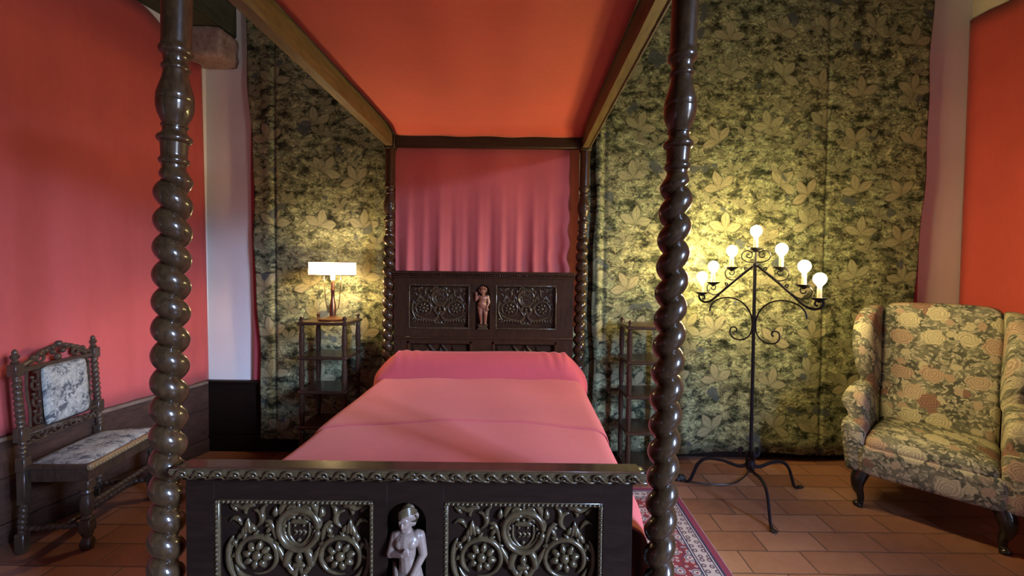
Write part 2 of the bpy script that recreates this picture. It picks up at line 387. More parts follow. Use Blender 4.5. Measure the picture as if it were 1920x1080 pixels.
# rose-patterned upholstery
def mat_floral(name, tint=(1, 1, 1), scale=1.0):
    m = NT(name); x, y, z = m.xyz(m.coord())
    uv0 = m.comb(m.math('MULTIPLY_ADD', y, .45, x), m.math('MULTIPLY_ADD', y, .75, z))
    uv0 = m.vmath('SCALE', uv0, scale)
    wob = m.node('ShaderNodeTexNoise'); m.put(wob.inputs['Vector'], uv0); wob.inputs['Scale'].default_value = 26; wob.inputs['Detail'].default_value = 3
    uv = m.vmath('ADD', uv0, m.vmath('SCALE', m.vmath('SUBTRACT', wob.outputs['Color'], (.5, .5, .5)), .034))
    mid = m.noise(uv0, 9, 3, .6); fine = m.noise(uv0, 160, 2)
    def T(c): return tuple(a*b for a, b in zip(c, tint))
    c = m.mix(m.sst(mid, .4, .6), T((.075, .078, .062)), T((.17, .165, .125)))
    for sca, sd, bright in ((17, 1, 1.15), (27, 2, 1.35), (40, 3, 1.5)):
        mask, sh, r1, r2 = m.leaves(uv, sca, sd, .55, .25)
        lc = m.mix(r1, T((.25, .25, .18)), T((.53, .48, .37)))
        lc = m.mix(1.0, lc, m.ramp(m.math('MULTIPLY', sh, bright), [(0, (.1, .1, .1)), (1, (1.05, 1.05, 1.05))]), 'MULTIPLY')
        c = m.mix(m.math('MULTIPLY', mask, m.sst(r2, .25, .35)), c, lc)
    for sca, sd, R, keep in ((13, 6, .36, .55), (7.0, 4, .42, .35)):
        v = m.vmath('ADD', m.vmath('SCALE', uv, sca), (sd*1.7, sd*2.3, 0)); vo = m.vor(v, 1.0, .8)
        loc = m.vmath('SUBTRACT', v, vo.outputs['Position']); lx, ly, _ = m.xyz(loc)
        r = m.vmath('LENGTH', loc); th = m.math('ARCTAN2', lx, ly)
        col = m.node('ShaderNodeSeparateColor'); m.l.new(vo.outputs['Color'], col.inputs[0])
        lim = m.math('MULTIPLY_ADD', m.math('ABSOLUTE', m.math('SINE', m.math('MULTIPLY', th, 3.0))), .07, R-.06)
        mask = m.math('MULTIPLY', m.sst(m.math('SUBTRACT', lim, r), 0, .03), m.sst(col.outputs[1], keep, keep+.03))
        pet = m.math('SINE', m.math('ADD', m.math('MULTIPLY_ADD', m.math('SINE', m.math('MULTIPLY', th, 5.0)), .9, m.math('MULTIPLY', r, 64.0)), m.math('MULTIPLY', th, 2.0)))
        pc = m.ramp(col.outputs[0], [(0, T((.25, .145, .115))), (.18, T((.40, .29, .215))), (.5, T((.48, .43, .30))), (.8, T((.43, .335, .25)))], 'CONSTANT')
        pc = m.mix(1.0, pc, m.ramp(m.math('MULTIPLY_ADD', pet, .24, .76), [(0, (.2, .2, .2)), (1, (1.1, 1.1, 1.1))]), 'MULTIPLY')
        c = m.mix(mask, c, pc)
    c = m.mix(.4, c, m.ramp(fine, [(.3, (.55, .55, .55)), (.7, (1.35, 1.35, 1.35))]), 'MULTIPLY')
    m.set(Base_Color=c, Roughness=.9); m.b.inputs['Specular IOR Level'].default_value = .15
    m.bump(fine, .2, .002); return m.m
FLORAL = mat_floral('rose_upholstery')
# grey-blue floral needlework of the small chair
def mat_needle():
    m = NT('needlework_upholstery'); x, y, z = m.xyz(m.coord()); uv0 = m.comb(x, m.math('MULTIPLY_ADD', y, .8, z))
    wob = m.node('ShaderNodeTexNoise'); m.put(wob.inputs['Vector'], uv0); wob.inputs['Scale'].default_value = 18; wob.inputs['Detail'].default_value = 3
    uv = m.vmath('ADD', uv0, m.vmath('SCALE', m.vmath('SUBTRACT', wob.outputs['Color'], (.5, .5, .5)), .05))
    c = m.mix(m.sst(m.noise(uv0, 12, 3), .4, .6), (.06, .065, .07), (.33, .32, .27))
    for sca, sd in ((26, 1), (38, 2), (60, 3)):
        mask, sh, r1, r2 = m.leaves(uv, sca, sd, .6, .24, spread=2.6)
        lc = m.mix(1.0, m.mix(r1, (.30, .30, .27), (.46, .45, .40)), m.ramp(sh, [(0, (.2, .2, .2)), (1, (1.1, 1.1, 1.1))]), 'MULTIPLY')
        c = m.mix(m.math('MULTIPLY', mask, m.sst(r2, .25, .4)), c, lc)
    c = m.mix(m.math('MULTIPLY', m.sst(m.noise(m.vmath('ADD', uv, (3, 1, 0)), 26, 2), .62, .67), .8), c, (.035, .04, .05))
    m.set(Base_Color=c, Roughness=.9); m.bump(m.noise(uv0, 160, 2), .2, .002); return m.m
NEEDLE = mat_needle()

# oriental rug
RUG_HX, RUG_HY = .27, 1.02
def mat_rug():
    m = NT('oriental_rug_pile'); x, y, z = m.xyz(m.coord())
    d = m.math('MINIMUM', m.math('SUBTRACT', RUG_HX, m.math('ABSOLUTE', x)), m.math('SUBTRACT', RUG_HY, m.math('ABSOLUTE', y)))
    par = m.math('PINGPONG', y, .21)
    uvm = m.comb(m.math('ABSOLUTE', x), par)
    wob = m.node('ShaderNodeTexNoise'); m.put(wob.inputs['Vector'], uvm); wob.inputs['Scale'].default_value = 40
    uv = m.vmath('ADD', uvm, m.vmath('SCALE', m.vmath('SUBTRACT', wob.outputs['Color'], (.5, .5, .5)), .012))
    red = (.19, .022, .030); pale = (.42, .38, .38); navy = (.022, .026, .075); mauve = (.20, .03, .065)
    v1 = m.vor(uv, 13, .75); v2 = m.vor(uv, 30, .85); v3 = m.vor(uv, 11, .6, feat='DISTANCE_TO_EDGE')
    f = m.mix(m.sst(v3.outputs[0], .03, .01), red, navy)
    f = m.mix(m.sst(v2.outputs[0], .27, .2), f, pale)
    f = m.mix(m.sst(v2.outputs[0], .12, .08), f, mauve)
    f = m.mix(m.sst(v1.outputs[0], .36, .32), f, (.27, .26, .29))
    f = m.mix(m.sst(v1.outputs[0], .28, .24), f, navy)
    f = m.mix(m.sst(v1.outputs[0], .23, .19), f, pale)
    f = m.mix(m.sst(v1.outputs[0], .10, .07), f, red)
    bm_ = m.vor(m.comb(x, y), 26, .45)
    bc = m.mix(m.sst(bm_.outputs[0], .36, .30), pale, (.09, .06, .085))
    bc = m.mix(m.sst(bm_.outputs[0], .16, .12), bc, pale)
    def band(prev, a, b, c):
        k = m.math('MULTIPLY', m.math('GREATER_THAN', d, a), m.math('LESS_THAN', d, b)); return m.mix(k, prev, c)
    c = band(f, -.1, .006, (.30, .22, .24)); c = band(c, .006, .036, mauve); c = band(c, .036, .048, navy); c = band(c, .048, .054, pale)
    c = band(c, .054, .060, navy); c = band(c, .060, .122, bc); c = band(c, .122, .128, navy); c = band(c, .128, .134, pale); c = band(c, .134, .142, navy)
    fine = m.noise(m.coord(), 260, 2)
    c = m.mix(.5, c, m.ramp(fine, [(.3, (.55, .55, .55)), (.7, (1.4, 1.4, 1.4))]), 'MULTIPLY')
    m.set(Base_Color=c, Roughness=.95); m.bump(fine, .4, .004); return m.m
RUG = mat_rug()

def mat_plain(name, c, rough=.5, metal=0.0, coat=0):
    m = NT(name); n = m.noise(m.coord(), 30, 3); m.set(Base_Color=m.ramp(n, [(.3, sc(.8, c)), (.7, sc(1.15, c))]), Roughness=rough, Metallic=metal, Coat_Weight=coat); return m.m
IRON = mat_plain('wrought_iron', (.018, .017, .020), .38, .6)
BRASS = mat_plain('dark_bronze', (.22, .10, .05), .28, .85)
CANDLE = mat_plain('candle_sleeve', (.62, .52, .34), .5)
BLACKP = mat_plain('black_plastic', (.010, .010, .012), .4)
def mat_emit(name, c, L):
    m = NT(name); m.set(Base_Color=(.8, .8, .8), Roughness=.3); m.b.inputs['Emission Color'].default_value = (*c, 1); m.b.inputs['Emission Strength'].default_value = L; return m.m
BULB = mat_emit('lit_bulb', (1.0, .77, .32), BULB_L)
LAMPBULB = mat_emit('lit_lamp_bulb', (1.0, .70, .34), LAMP_L)
m = NT('lamp_shade_cloth'); t = m.t; tr = m.node('ShaderNodeBsdfTranslucent'); tr.inputs[0].default_value = (.9, .82, .66, 1)
df = m.node('ShaderNodeBsdfDiffuse'); df.inputs[0].default_value = (.75, .66, .5, 1); mx = m.node('ShaderNodeMixShader'); mx.inputs[0].default_value = .35
m.l.new(tr.outputs[0], mx.inputs[1]); m.l.new(df.outputs[0], mx.inputs[2]); m.l.new(mx.outputs[0], m.n['Material Output'].inputs[0]); SHADE = m.m
m = NT('window_glass'); tr = m.node('ShaderNodeBsdfTransparent'); gl = m.node('ShaderNodeBsdfGlossy'); gl.inputs['Roughness'].default_value = .02
mx = m.node('ShaderNodeMixShader'); mx.inputs[0].default_value = .06; m.l.new(tr.outputs[0], mx.inputs[1]); m.l.new(gl.outputs[0], mx.inputs[2])
m.l.new(mx.outputs[0], m.n['Material Output'].inputs[0]); GLASS = m.m
WINWOOD = mat_plain('window_paint', (.25, .18, .12), .5)

# ------------------------------------------------------------------ the room
YB = 3.25; XR = 3.33; CZ = 3.75; YF = -3.0; K = .18
def xl(y): return -2.42-(YB-y)*K               # left wall, slightly out of square
fb = MB(); fb.box(-4.0, 4.0, YF-.3, YB+.3, -.12, 0, 0); struct('floor', fb, TILES, 0)
b = MB(); b.box(-4.0, 4.0, YF-.3, YB+.3, CZ, CZ+.12, 0); struct('ceiling', b, W_BEAM, 0)
b = MB(); b.box(-4.0, 4.0, YB, YB+.3, 0, CZ, 0); struct('wall_back', b, PLASTER, 0)
b = MB(); b.box(-4.0, 4.0, YF-.3, YF, 0, CZ, 0); struct('wall_front', b, mat_plaster('ochre_plaster', (.16, .11, .08)), 0)
def lwall(o0, o1, z0, z1, y0=YF, y1=YB):        # slab following the left wall; o = distance into the room
    return [Vector((xl(y)+o, y, z)) for z in (z0, z1) for y in (y0, y1) for o in (o0, o1)]
HEXF = [(0, 1, 3, 2), (4, 6, 7, 5), (0, 4, 5, 1), (2, 3, 7, 6), (0, 2, 6, 4), (1, 5, 7, 3)]
b = MB(); b.add(lwall(-.3, 0, 0, CZ, YF-.1, YB+.1), HEXF); struct('wall_left', b, PLASTER, 0)
WY0, WY1, WZ0, WZ1 = -2.1, -.8, .9, 3.2       # window behind the viewer in the right wall
b = MB()
for q in ((YF-.3, WY0, 0, CZ), (WY1, YB+.1, 0, CZ), (WY0, WY1, 0, WZ0), (WY0, WY1, WZ1, CZ)): b.box(XR, XR+.35, q[0], q[1], q[2], q[3], 0)
struct('wall_right', b, CREAM, 0)
b = MB()
for q in ((WY0, WY0+.07, WZ0, WZ1), (WY1-.07, WY1, WZ0, WZ1), (WY0, WY1, WZ0, WZ0+.07), (WY0, WY1, WZ1-.07, WZ1), ((WY0+WY1)/2-.045, (WY0+WY1)/2+.045, WZ0, WZ1), (WY0, WY1, 2.33, 2.37)):
    b.box(XR+.12, XR+.17, q[0], q[1], q[2], q[3], .005)
win = struct('window_1', b, WINWOOD)
b = MB(); b.box(XR+.142, XR+.148, WY0+.03, WY1-.03, WZ0+.03, WZ1-.03, 0); obj('pane', b, GLASS, win, 0)

# dark boards along the foot of the walls
WH = .543
b = MB()
b.add(lwall(0, .035, 0, .10, YF, YB-.03), HEXF); b.add(lwall(0, .028, .104, .33, YF, YB-.03), HEXF); b.add(lwall(0, .028, .334, WH-.02, YF, YB-.03), HEXF);
wl = struct('baseboard_left', b, W_WAIN, 30)
b = MB(); b.add(lwall(0, .045, WH-.02, WH, YF, YB-.03), HEXF); obj('cap', b, W_WCAP, wl, 30)
b = MB(); b.box(-2.44, XR, YB-.035, YB, 0, .13, .003); b.box(-2.44, XR, YB-.028, YB, .134, WH-.02, .003); b.box(-2.44, XR, YB-.05, YB, WH-.02, WH, .004)
struct('baseboard_back', b, W_BLACK)
b = MB(); b.box(XR-.028, XR, WY1+.2, YB-.03, 0, WH, .003); struct('baseboard_right', b, W_WAIN)

# stone corbel and beam in the far left corner
def rock(x0, x1, y0, y1, z0, z1):
    bm = bmesh.new(); bmesh.ops.create_cube(bm, size=1); bmesh.ops.subdivide_edges(bm, edges=bm.edges, cuts=9, use_grid_fill=True)
    rnd = random.Random(3)
    for v in bm.verts:
        p = v.co*2
        q = Vector([math.copysign(abs(c)**1.0, c) for c in p])
        L = (abs(p.x)**9+abs(p.y)**9+abs(p.z)**9)**(1/9)
        p = p/L
        p += Vector((rnd.uniform(-1, 1), rnd.uniform(-1, 1), rnd.uniform(-1, 1)))*.03
        v.co = Vector((lerp(x0, x1, p.x*.5+.5), lerp(y0, y1, p.y*.5+.5), lerp(z0, z1, p.z*.5+.5)))
    me = bpy.data.meshes.new('corbel'); bm.to_mesh(me); bm.free(); me.shade_smooth(); return me
tag(obj('corbel', rock(-2.47, -2.165, 3.04, 3.26, 2.885, 3.105), STONE), kind='structure')
b = MB(); b.box(-3.7, -2.175, YF, YB, 3.10, 3.48, .02)
struct('beam', b, W_BEAM)
b = MB(); b.add(lwall(0, .45, 3.47, 3.5), HEXF); struct('trim_1', b, CREAM, 0)

# ------------------------------------------------------------------ red cloth on the side walls
def left_cloth(u, v):
    y = lerp(-1.6, YB-.012, u)
    top = 2.91 + .175*smoothstep(.985, .90, u) + .02*math.sin(u*31)
    z = lerp(WH+.003, top, v)
    wv = .006*math.sin(y*13+1)+.005*math.sin(y*29+.6*z)+.0025*math.sin(y*61+2)+.004*math.exp(-(((y*2.1) % 1.0-.5)/.03)**2)
    return Vector((xl(y)+.020+wv*(1-.5*v), y - .055*v*smoothstep(.97, 1, u) , z))
b = MB(); b.grid(left_cloth, 160, 24)
o = obj('wall_hanging', b, RED_WALL, smooth=180); solid(o, .006, 0)
tag(o, 'red cloth hung over the left wall behind the small carved chair', 'wall hanging', 'red wall cloths')
def right_cloth(u, v):
    y = lerp(-.7, YB-.004, u)
    top = 3.29 + .02*math.sin(u*14)
    z = lerp(.5, top, v)
    wv = .006*math.sin(y*8.5+1)+.004*math.sin(y*23+.5*z)
    return Vector((XR-.018+wv, y, z))
b = MB(); b.grid(right_cloth, 120, 24)
o = obj('wall_hanging', b, RED_RIGHT, smooth=180); solid(o, .006, 0)
tag(o, 'red cloth hung on the right wall behind the floral wing armchair', 'wall hanging', 'red wall cloths')

# ------------------------------------------------------------------ tapestries on the far wall
def tapestry(name, xa0, xa1, xb0, xb1, z0, z1, y0, folds, label, lin, seed):
    # xa: left/right edge at the bottom, xb: at the top
    rnd = random.Random(seed); ph = [rnd.uniform(0, 6) for _ in range(6)]
    zs = lambda x: z0 + .012*math.sin(x*5+ph[0])
    def fn(u, v):
        l = lerp(xa0, xb0, v)+.010*math.sin(v*16+ph[1])+.005*math.sin(v*41); r = lerp(xa1, xb1, v)+.010*math.sin(v*13+ph[2])+.005*math.sin(v*37)
        x = lerp(l, r, u); z = lerp(zs(x), z1, v)
        y = y0 - .008*math.sin(x*7+ph[3]) - .006*math.sin(x*13+ph[4]+z)*(1-.6*v)
        for fx, dp, wd in folds:
            y += dp*math.exp(-((x-fx)/wd)**2)
        return Vector((x, y, z))
    b = MB(); b.grid(fn, 260, 40); o = obj(name, b, TAPESTRY, smooth=180); solid(o, .008, 0)
    tag(o, label, 'tapestry', 'verdure tapestries')
    for (la0, la1, lb0, lb1) in lin:
        b = MB(); b.grid(lambda u, v: Vector((lerp(lerp(la0, lb0, v), lerp(la1, lb1, v), u)+.006*math.sin(v*11+u), y0+.030, lerp(WH+.01, z1, v))), 4, 40)
        obj('lining', b, RED_LINING, o, 180)
    return o
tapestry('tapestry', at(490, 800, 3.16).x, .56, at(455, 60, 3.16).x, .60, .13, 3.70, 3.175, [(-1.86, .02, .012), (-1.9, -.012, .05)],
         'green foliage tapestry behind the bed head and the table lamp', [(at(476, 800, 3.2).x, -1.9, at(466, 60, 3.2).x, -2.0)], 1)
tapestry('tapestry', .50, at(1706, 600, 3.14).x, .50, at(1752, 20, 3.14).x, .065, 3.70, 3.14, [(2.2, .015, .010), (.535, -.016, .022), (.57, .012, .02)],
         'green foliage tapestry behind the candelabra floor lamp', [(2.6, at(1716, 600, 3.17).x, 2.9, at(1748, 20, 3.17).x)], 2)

# ------------------------------------------------------------------ four-poster bed
bed = thing('four_poster_bed', 'dark carved four-poster bed with barley-twist posts and red cloth canopy', 'bed', (-.3, 2.05, 0))
def bp(name, mb, mat, parent=None, smooth=40):       # bed part given in room coordinates
    if isinstance(mb, MB): mb.v = [(p[0]+.3, p[1]-2.05, p[2]) for p in mb.v] if parent is None else mb.v
    return obj(name, mb, mat, parent or bed, smooth)
def axis_line(p0, p1): return lambda z: p0.x + (p1.x-p0.x)*(z-p0.z)/(p1.z-p0.z)
def post(p0, p1, Y, hand, phase):
    X = axis_line(p0, p1)
    Zt = 1.664                                        # where the twist starts
    prof = [(0, .030), (.004, .040), (.03, .052), (.06, .054), (.09, .046), (.105, .032), (.12, .036), (.135, .045), (.15, .045), (.16, .034)]
    top = [(1.664, .026), (1.672, .0265), (1.674, .030), (1.680, .0335), (1.686, .0335), (1.691, .030), (1.693, .0285), (1.700, .0290), (1.722, .0300), (1.730, .0310), (1.732, .035), (1.737, .039), (1.744, .039),
           (1.750, .035), (1.752, .031), (1.757, .0275), (1.762, .026), (1.770, .0265), (1.772, .030), (1.777, .030), (1.780, .027), (1.790, .031), (1.805, .0375), (1.822, .0410), (1.836, .0418), (1.8405, .0418), (1.8415, .0408), (1.8435, .0408), (1.8445, .0416), (1.858, .0405), (1.876, .036), (1.895, .0305), (1.912, .0275), (1.920, .0272), (1.922, .030),
           (1.926, .0315), (1.931, .0315), (1.934, .029), (1.936, .0272), (1.945, .0270), (1.955, .0282), (1.960, .031), (1.963, .0355), (1.968, .0378), (1.976, .0378), (1.981, .0355), (1.984, .0335), (1.992, .0332), (2.1, .0338), (2.23, .0342)]
    b = MB(); n = 36; rings = []
    def ring(z, fr): rings.append([Vector((X(z)+fr(2*PI*j/n)*math.cos(2*PI*j/n), Y+fr(2*PI*j/n)*math.sin(2*PI*j/n), z)) for j in range(n)])
    for z, r in prof: ring(z, lambda a, r=r: r)
    pitch = .0722; z = .165; N = int((Zt-.165)/pitch*16)
    for i in range(N+1):
        z = lerp(.165, Zt-.003, i/N); ph = hand*2*PI*(Zt-z)/pitch + phase
        e = min(1, (z-.165)/.04, (Zt-.003-z)/.03); e = max(0, e)
        def fr(a):
            t = abs(math.sin((a-ph)/2))
            rt = .0195 + .0235*(t**.62)
            return lerp(.027, rt, e)
        ring(z, fr)
    for z, r in top: ring(z, lambda a, r=r: r)
    b.rings(rings)
    o = bp('post', b, W_POST, None, 50)
    x = X(2.28)
    c = MB(); c.box(x-.038+.3, x+.038+.3, Y-.038-2.05, Y+.038-2.05, 2.228, 2.325, .004); bp('capital', c, W_BACKRAIL, o)
    return X
YFp, YBp = 1.15, 2.97
PFL = post(at(313, 1000, YFp), at(331, 60, YFp), YFp, 1, PI/2-.4)
PFR = post(at(1237, 1000, YFp), at(1282, 60, YFp), YFp, -1, PI/2+.9)
PBL = post(at(727, 660, YBp), at(732, 300, YBp), YBp, 1, PI/2)
PBR = post(at(1085, 660, YBp), at(1097, 300, YBp), YBp, -1, PI/2)

# relief carving of a panel, in units of its half width, y up, depth towards the viewer = -Y
def relief(w, h, dep):
    """w: half width, h: half height in metres; scrolls around a crest"""
    b = MB(); U = w
    def st(P, r, taper=(.25, .25), hh=1.0, k=5, mirror=True, n=8):
        r = r*1.28
        for sgn in ((1, -1) if mirror else (1,)):
            pts = [Vector((sgn*p[0]*U, -.25*r*U, p[1]*U)) for p in spline([(q[0], q[1], 0) for q in P], k)]
            def rr(t):
                a = min(1, t/max(taper[0], 1e-3)); c = min(1, (1-t)/max(taper[1], 1e-3))
                return U*r*max(.12, math.sqrt(max(a, 0)))*max(.12, math.sqrt(max(c, 0)))
            b.tube(pts, rr, n, (0, 1, 0), hh)
    def leaf(cx, cy, ang, L, r, mirror=True, bend=.0):
        d = Vector((math.cos(ang), math.sin(ang))); q = Vector((-d.y, d.x))
        st([(cx, cy), (cx+d.x*L*.5+q.x*bend*L, cy+d.y*L*.5+q.y*bend*L), (cx+d.x*L, cy+d.y*L)], r, (.45, .75), 1.1, 4, mirror)
    def curl(cx, cy, r0, a0, turns, r, mirror=True):
        P = []
        for i in range(13):
            t = i/12; a = a0+turns*2*PI*t; rad = r0*(1-.75*t); P.append((cx+rad*math.cos(a), cy+rad*math.sin(a)))
        st(P, r, (.1, .3), 1.0, 2, mirror)
    def dot(x, y, r, mirror=True, sy=1.0):
        for sgn in ((1, -1) if mirror else (1,)): b.sphere((sgn*x*U, -.2*r*U, y*U), r*U, 9, 6, (1, 1.0, sy))
    # crest cartouche
    for (A, B, r) in ((.27, .29, .036), (.215, .235, .016)):
        P = [(A*math.cos(2*PI*i/28)*(1+.10*math.sin(2*PI*i/28)), .32+B*math.sin(2*PI*i/28)) for i in range(29)]
        st(P, r, (.01, .01), 1.3, 2, False)
    st([(-.13, .42), (0, .43), (.13, .42)], .03, (.2, .2), .6, 3, False); st([(-.14, .42), (-.14, .25), (-.07, .13), (0, .09), (.07, .13), (.14, .25), (.14, .42)], .016, (.05, .05), .9, 4, False)
    for x in (-.08, -.02, .04): st([(x, .31), (x+.05, .27), (x, .23)], .014, (.2, .2), 1, 3, False)
    dot(.06, .37, .022); dot(.0, .16, .03, False); dot(.0, .48, .03, False); st([(.05, .47), (.11, .50), (.17, .44)], .022)
    dot(.19, .36, .028); dot(.2, .26, .03); dot(.18, .18, .024)
    # crown of the cartouche
    curl(.10, .60, .075, PI*1.2, -1.2, .026); st([(.05, .70), (.17, .72), (.235, .62), (.25, .50)], .040, (.3, .5)); st([(.0, .54), (.14, .545), (.27, .46), (.31, .36)], .030, (.2, .4))
    leaf(.0, .60, PI/2, .12, .03, False); leaf(.325, .50, PI/2+.1, .15, .042)
    # wisps of the upper corners
    st([(.43, .68), (.49, .63), (.505, .56), (.49, .49)], .030, (.5, .3)); st([(.63, .595), (.55, .575), (.505, .50), (.52, .42), (.585, .35)], .034, (.5, .4))
    st([(.60, .67), (.68, .685), (.76, .635), (.83, .65), (.94, .70)], .034, (.4, .5)); st([(.60, .65), (.69, .645), (.735, .57), (.715, .53)], .022, (.4, .3)); st([(.84, .57), (.885, .62), (.95, .67)], .026, (.5, .5))
    # acanthus sprays at the shoulders
    for (x, y, a, L) in ((.60, .28, 1.1, .13), (.66, .25, 1.35, .22), (.73, .24, 1.7, .24), (.79, .20, 1.9, .22), (.84, .16, 2.1, .18)): leaf(x, y, a, L, .036)
    st([(.78, .36), (.83, .45), (.90, .47), (.96, .42)], .028, (.4, .5)); st([(.31, .15), (.34, .30), (.40, .42), (.48, .43)], .030, (.3, .5)); leaf(.45, .26, 2.2, .16, .034); leaf(.47, .36, 2.7, .10, .028)
    # side stems
    st([(.90, .22), (.96, .06), (.965, -.16), (.90, -.36), (.80, -.5)], .034, (.25, .4)); dot(.88, .12, .045); leaf(.93, -.1, 2.4, .16, .03); leaf(.955, .02, 2.2, .13, .026)
    # rosettes in the scrolls
    rx, ry = .57, -.06
    P = [(rx+.27*math.cos(a), ry+.27*math.sin(a)) for a in [(-.9+2*PI*i/22*.93) for i in range(23)]]
    st(P, .030, (.1, .3), 1.2, 2)
    for i in range(8):
        a = 2*PI*i/8+.2; leaf(rx+.075*math.cos(a), ry+.075*math.sin(a), a, .135, .048)
    dot(rx, ry, .075)
    for i in range(5):
        a = .3+i*.52; leaf(rx+.27*math.cos(a), ry+.27*math.sin(a), a+.9, .12, .03)
    # main scroll from the foot of the panel
    st([(0, -.20), (.07, -.30), (.16, -.18), (.27, .02), (.32, .12)], .036, (.2, .4)); st([(.02, -.24), (.10, -.42), (.28, -.50), (.52, -.46), (.78, -.36), (.88, -.2)], .038, (.2, .4))
    st([(.04, .06), (.13, -.02), (.17, -.16), (.12, -.24)], .045, (.4, .3)); dot(0, .02, .05, False); leaf(0, -.02, -PI/2, .17, .05, False)
    st([(-.10, -.21), (0, -.19), (.10, -.21)], .032, (.2, .2), 1.2, 4, False)
    curl(.10, -.58, .09, PI*.6, -1.1, .026)
    for i in range(9):
        t = i/8; x = .20+.68*t; y = -.60+.03*math.sin(t*5)+.10*t*t; leaf(x, y+.14-.04*t, -1.9+1.1*t, .17, .042, True, .12)
    leaf(.86, -.52, -.6, .14, .03); leaf(.9, -.6, 2.4, .12, .026); dot(.0, -.62, .045, False)
    b.v = [(p[0], max(-dep, p[1]), p[2]*h/(.74*w)) for p in b.v]
    return b.mesh('carved_relief', 60)
def border(w, h, r):
    b = MB()
    for (x0, x1, z0, z1) in ((-w, w, h-r*2, h), (-w, w, -h, -h+r*2), (-w, -w+r*2, -h, h), (w-r*2, w, -h, h)):
        b.box(x0, x1, -r*.8, .004, z0, z1, r*.5)
    def run(p, q):
        p, q = Vector(p), Vector(q); L = (q-p).length; k = int(L/.0125)
        for i in range(k):
            c = p.lerp(q, (i+.5)/k); b.sphere((c.x, -r*.9, c.y), r*.75, 7, 5)
    run((-w+r, h-r), (w-r, h-r)); run((-w+r, -h+r), (w-r, -h+r)); run((-w+r, -h), (-w+r, h)); run((w-r, -h), (w-r, h))
    return b.mesh('beaded_border', 60)
PW, PH = .2125, .155
REL = relief(PW-.014, PH-.014, .022); BORD = border(PW, PH, .0062)

def frame_board(b, x0, x1, z0, z1, yf, yb, holes):
    """a board x0..x1, z0..z1 with rectangular holes (non-overlapping in x)"""
    xs = x0
    for (hx0, hx1, hz0, hz1) in sorted(holes):
        b.box(xs, hx0, yf, yb, z0, z1, 0.0002); b.box(hx0, hx1, yf, yb, z0, hz0, 0.0002); b.box(hx0, hx1, yf, yb, hz1, z1, 0.0002); xs = hx1
    b.box(xs, x1, yf, yb, z0, z1, 0.0002)
def arch_fill(b, x0, x1, zt, yf, yb):
    """fills the corners above a round arch of width x1-x0 whose crown is at zt"""
    r = (x1-x0)/2; cx = (x0+x1)/2; cz = zt-r; N = 10
    for sgn in (-1, 1):
        fr = []; 
        for i in range(N+1):
            a = PI/2*i/N; fr.append((cx+sgn*r*math.cos(a), cz+r*math.sin(a)))
        poly = fr+[(cx+sgn*r, zt)]
        n = len(poly); vs = [Vector((p[0], yf, p[1])) for p in poly]+[Vector((p[0], yb, p[1])) for p in poly]
        fs = [tuple(range(n)), tuple(range(2*n-1, n-1, -1))]+[(i, (i+1) % n, n+(i+1) % n, n+i) for i in range(n)]
        b.add(vs, fs)
# carved figures: one skin from overlapping solids
def figure_mesh(name, parts, vox, sm=4):
    b = MB()
    for p in parts:
        if p[0] == 's': b.sphere(p[1], p[2], 16, 10, p[3] if len(p) > 3 else (1, 1, 1))
        else:
            A, B, r0, r1 = Vector(p[1]), Vector(p[2]), p[3], p[4]
            b.tube([A.lerp(B, i/6) for i in range(7)], lambda t: lerp(r0, r1, t), 12, (0, 1, .01)); b.sphere(A, r0, 12, 8); b.sphere(B, r1, 12, 8)
    me = b.mesh('temporary', 0); o = bpy.data.objects.new('temporary', me); C.objects.link(o)
    r = o.modifiers.new('r', 'REMESH'); r.mode = 'VOXEL'; r.voxel_size = vox
    s = o.modifiers.new('s', 'SMOOTH'); s.iterations = sm; s.factor = .5
    dg = bpy.context.evaluated_depsgraph_get(); dg.update()
    out = bpy.data.meshes.new_from_object(o.evaluated_get(dg)); out.name = name
    bpy.data.objects.remove(o); out.shade_smooth(); return out
def fingers(base, d, side, L, r):
    base, d, side = Vector(base), Vector(d).normalized(), Vector(side).normalized(); out = []
    for i, k in enumerate((.85, 1, .95, .75)):
        p = base+side*((i-1.5)*r*1.9); q = p+d*L*k*.6; out += [('c', p, q, r, r*.9), ('c', q, q+(d*.8+Vector((0, .45, 0))).normalized()*L*k*.45, r*.9, r*.7)]
    out.append(('c', base-d*L*.3+side*r*3.2, base+side*r*5.2+d*L*.25, r, r*.8)); return out
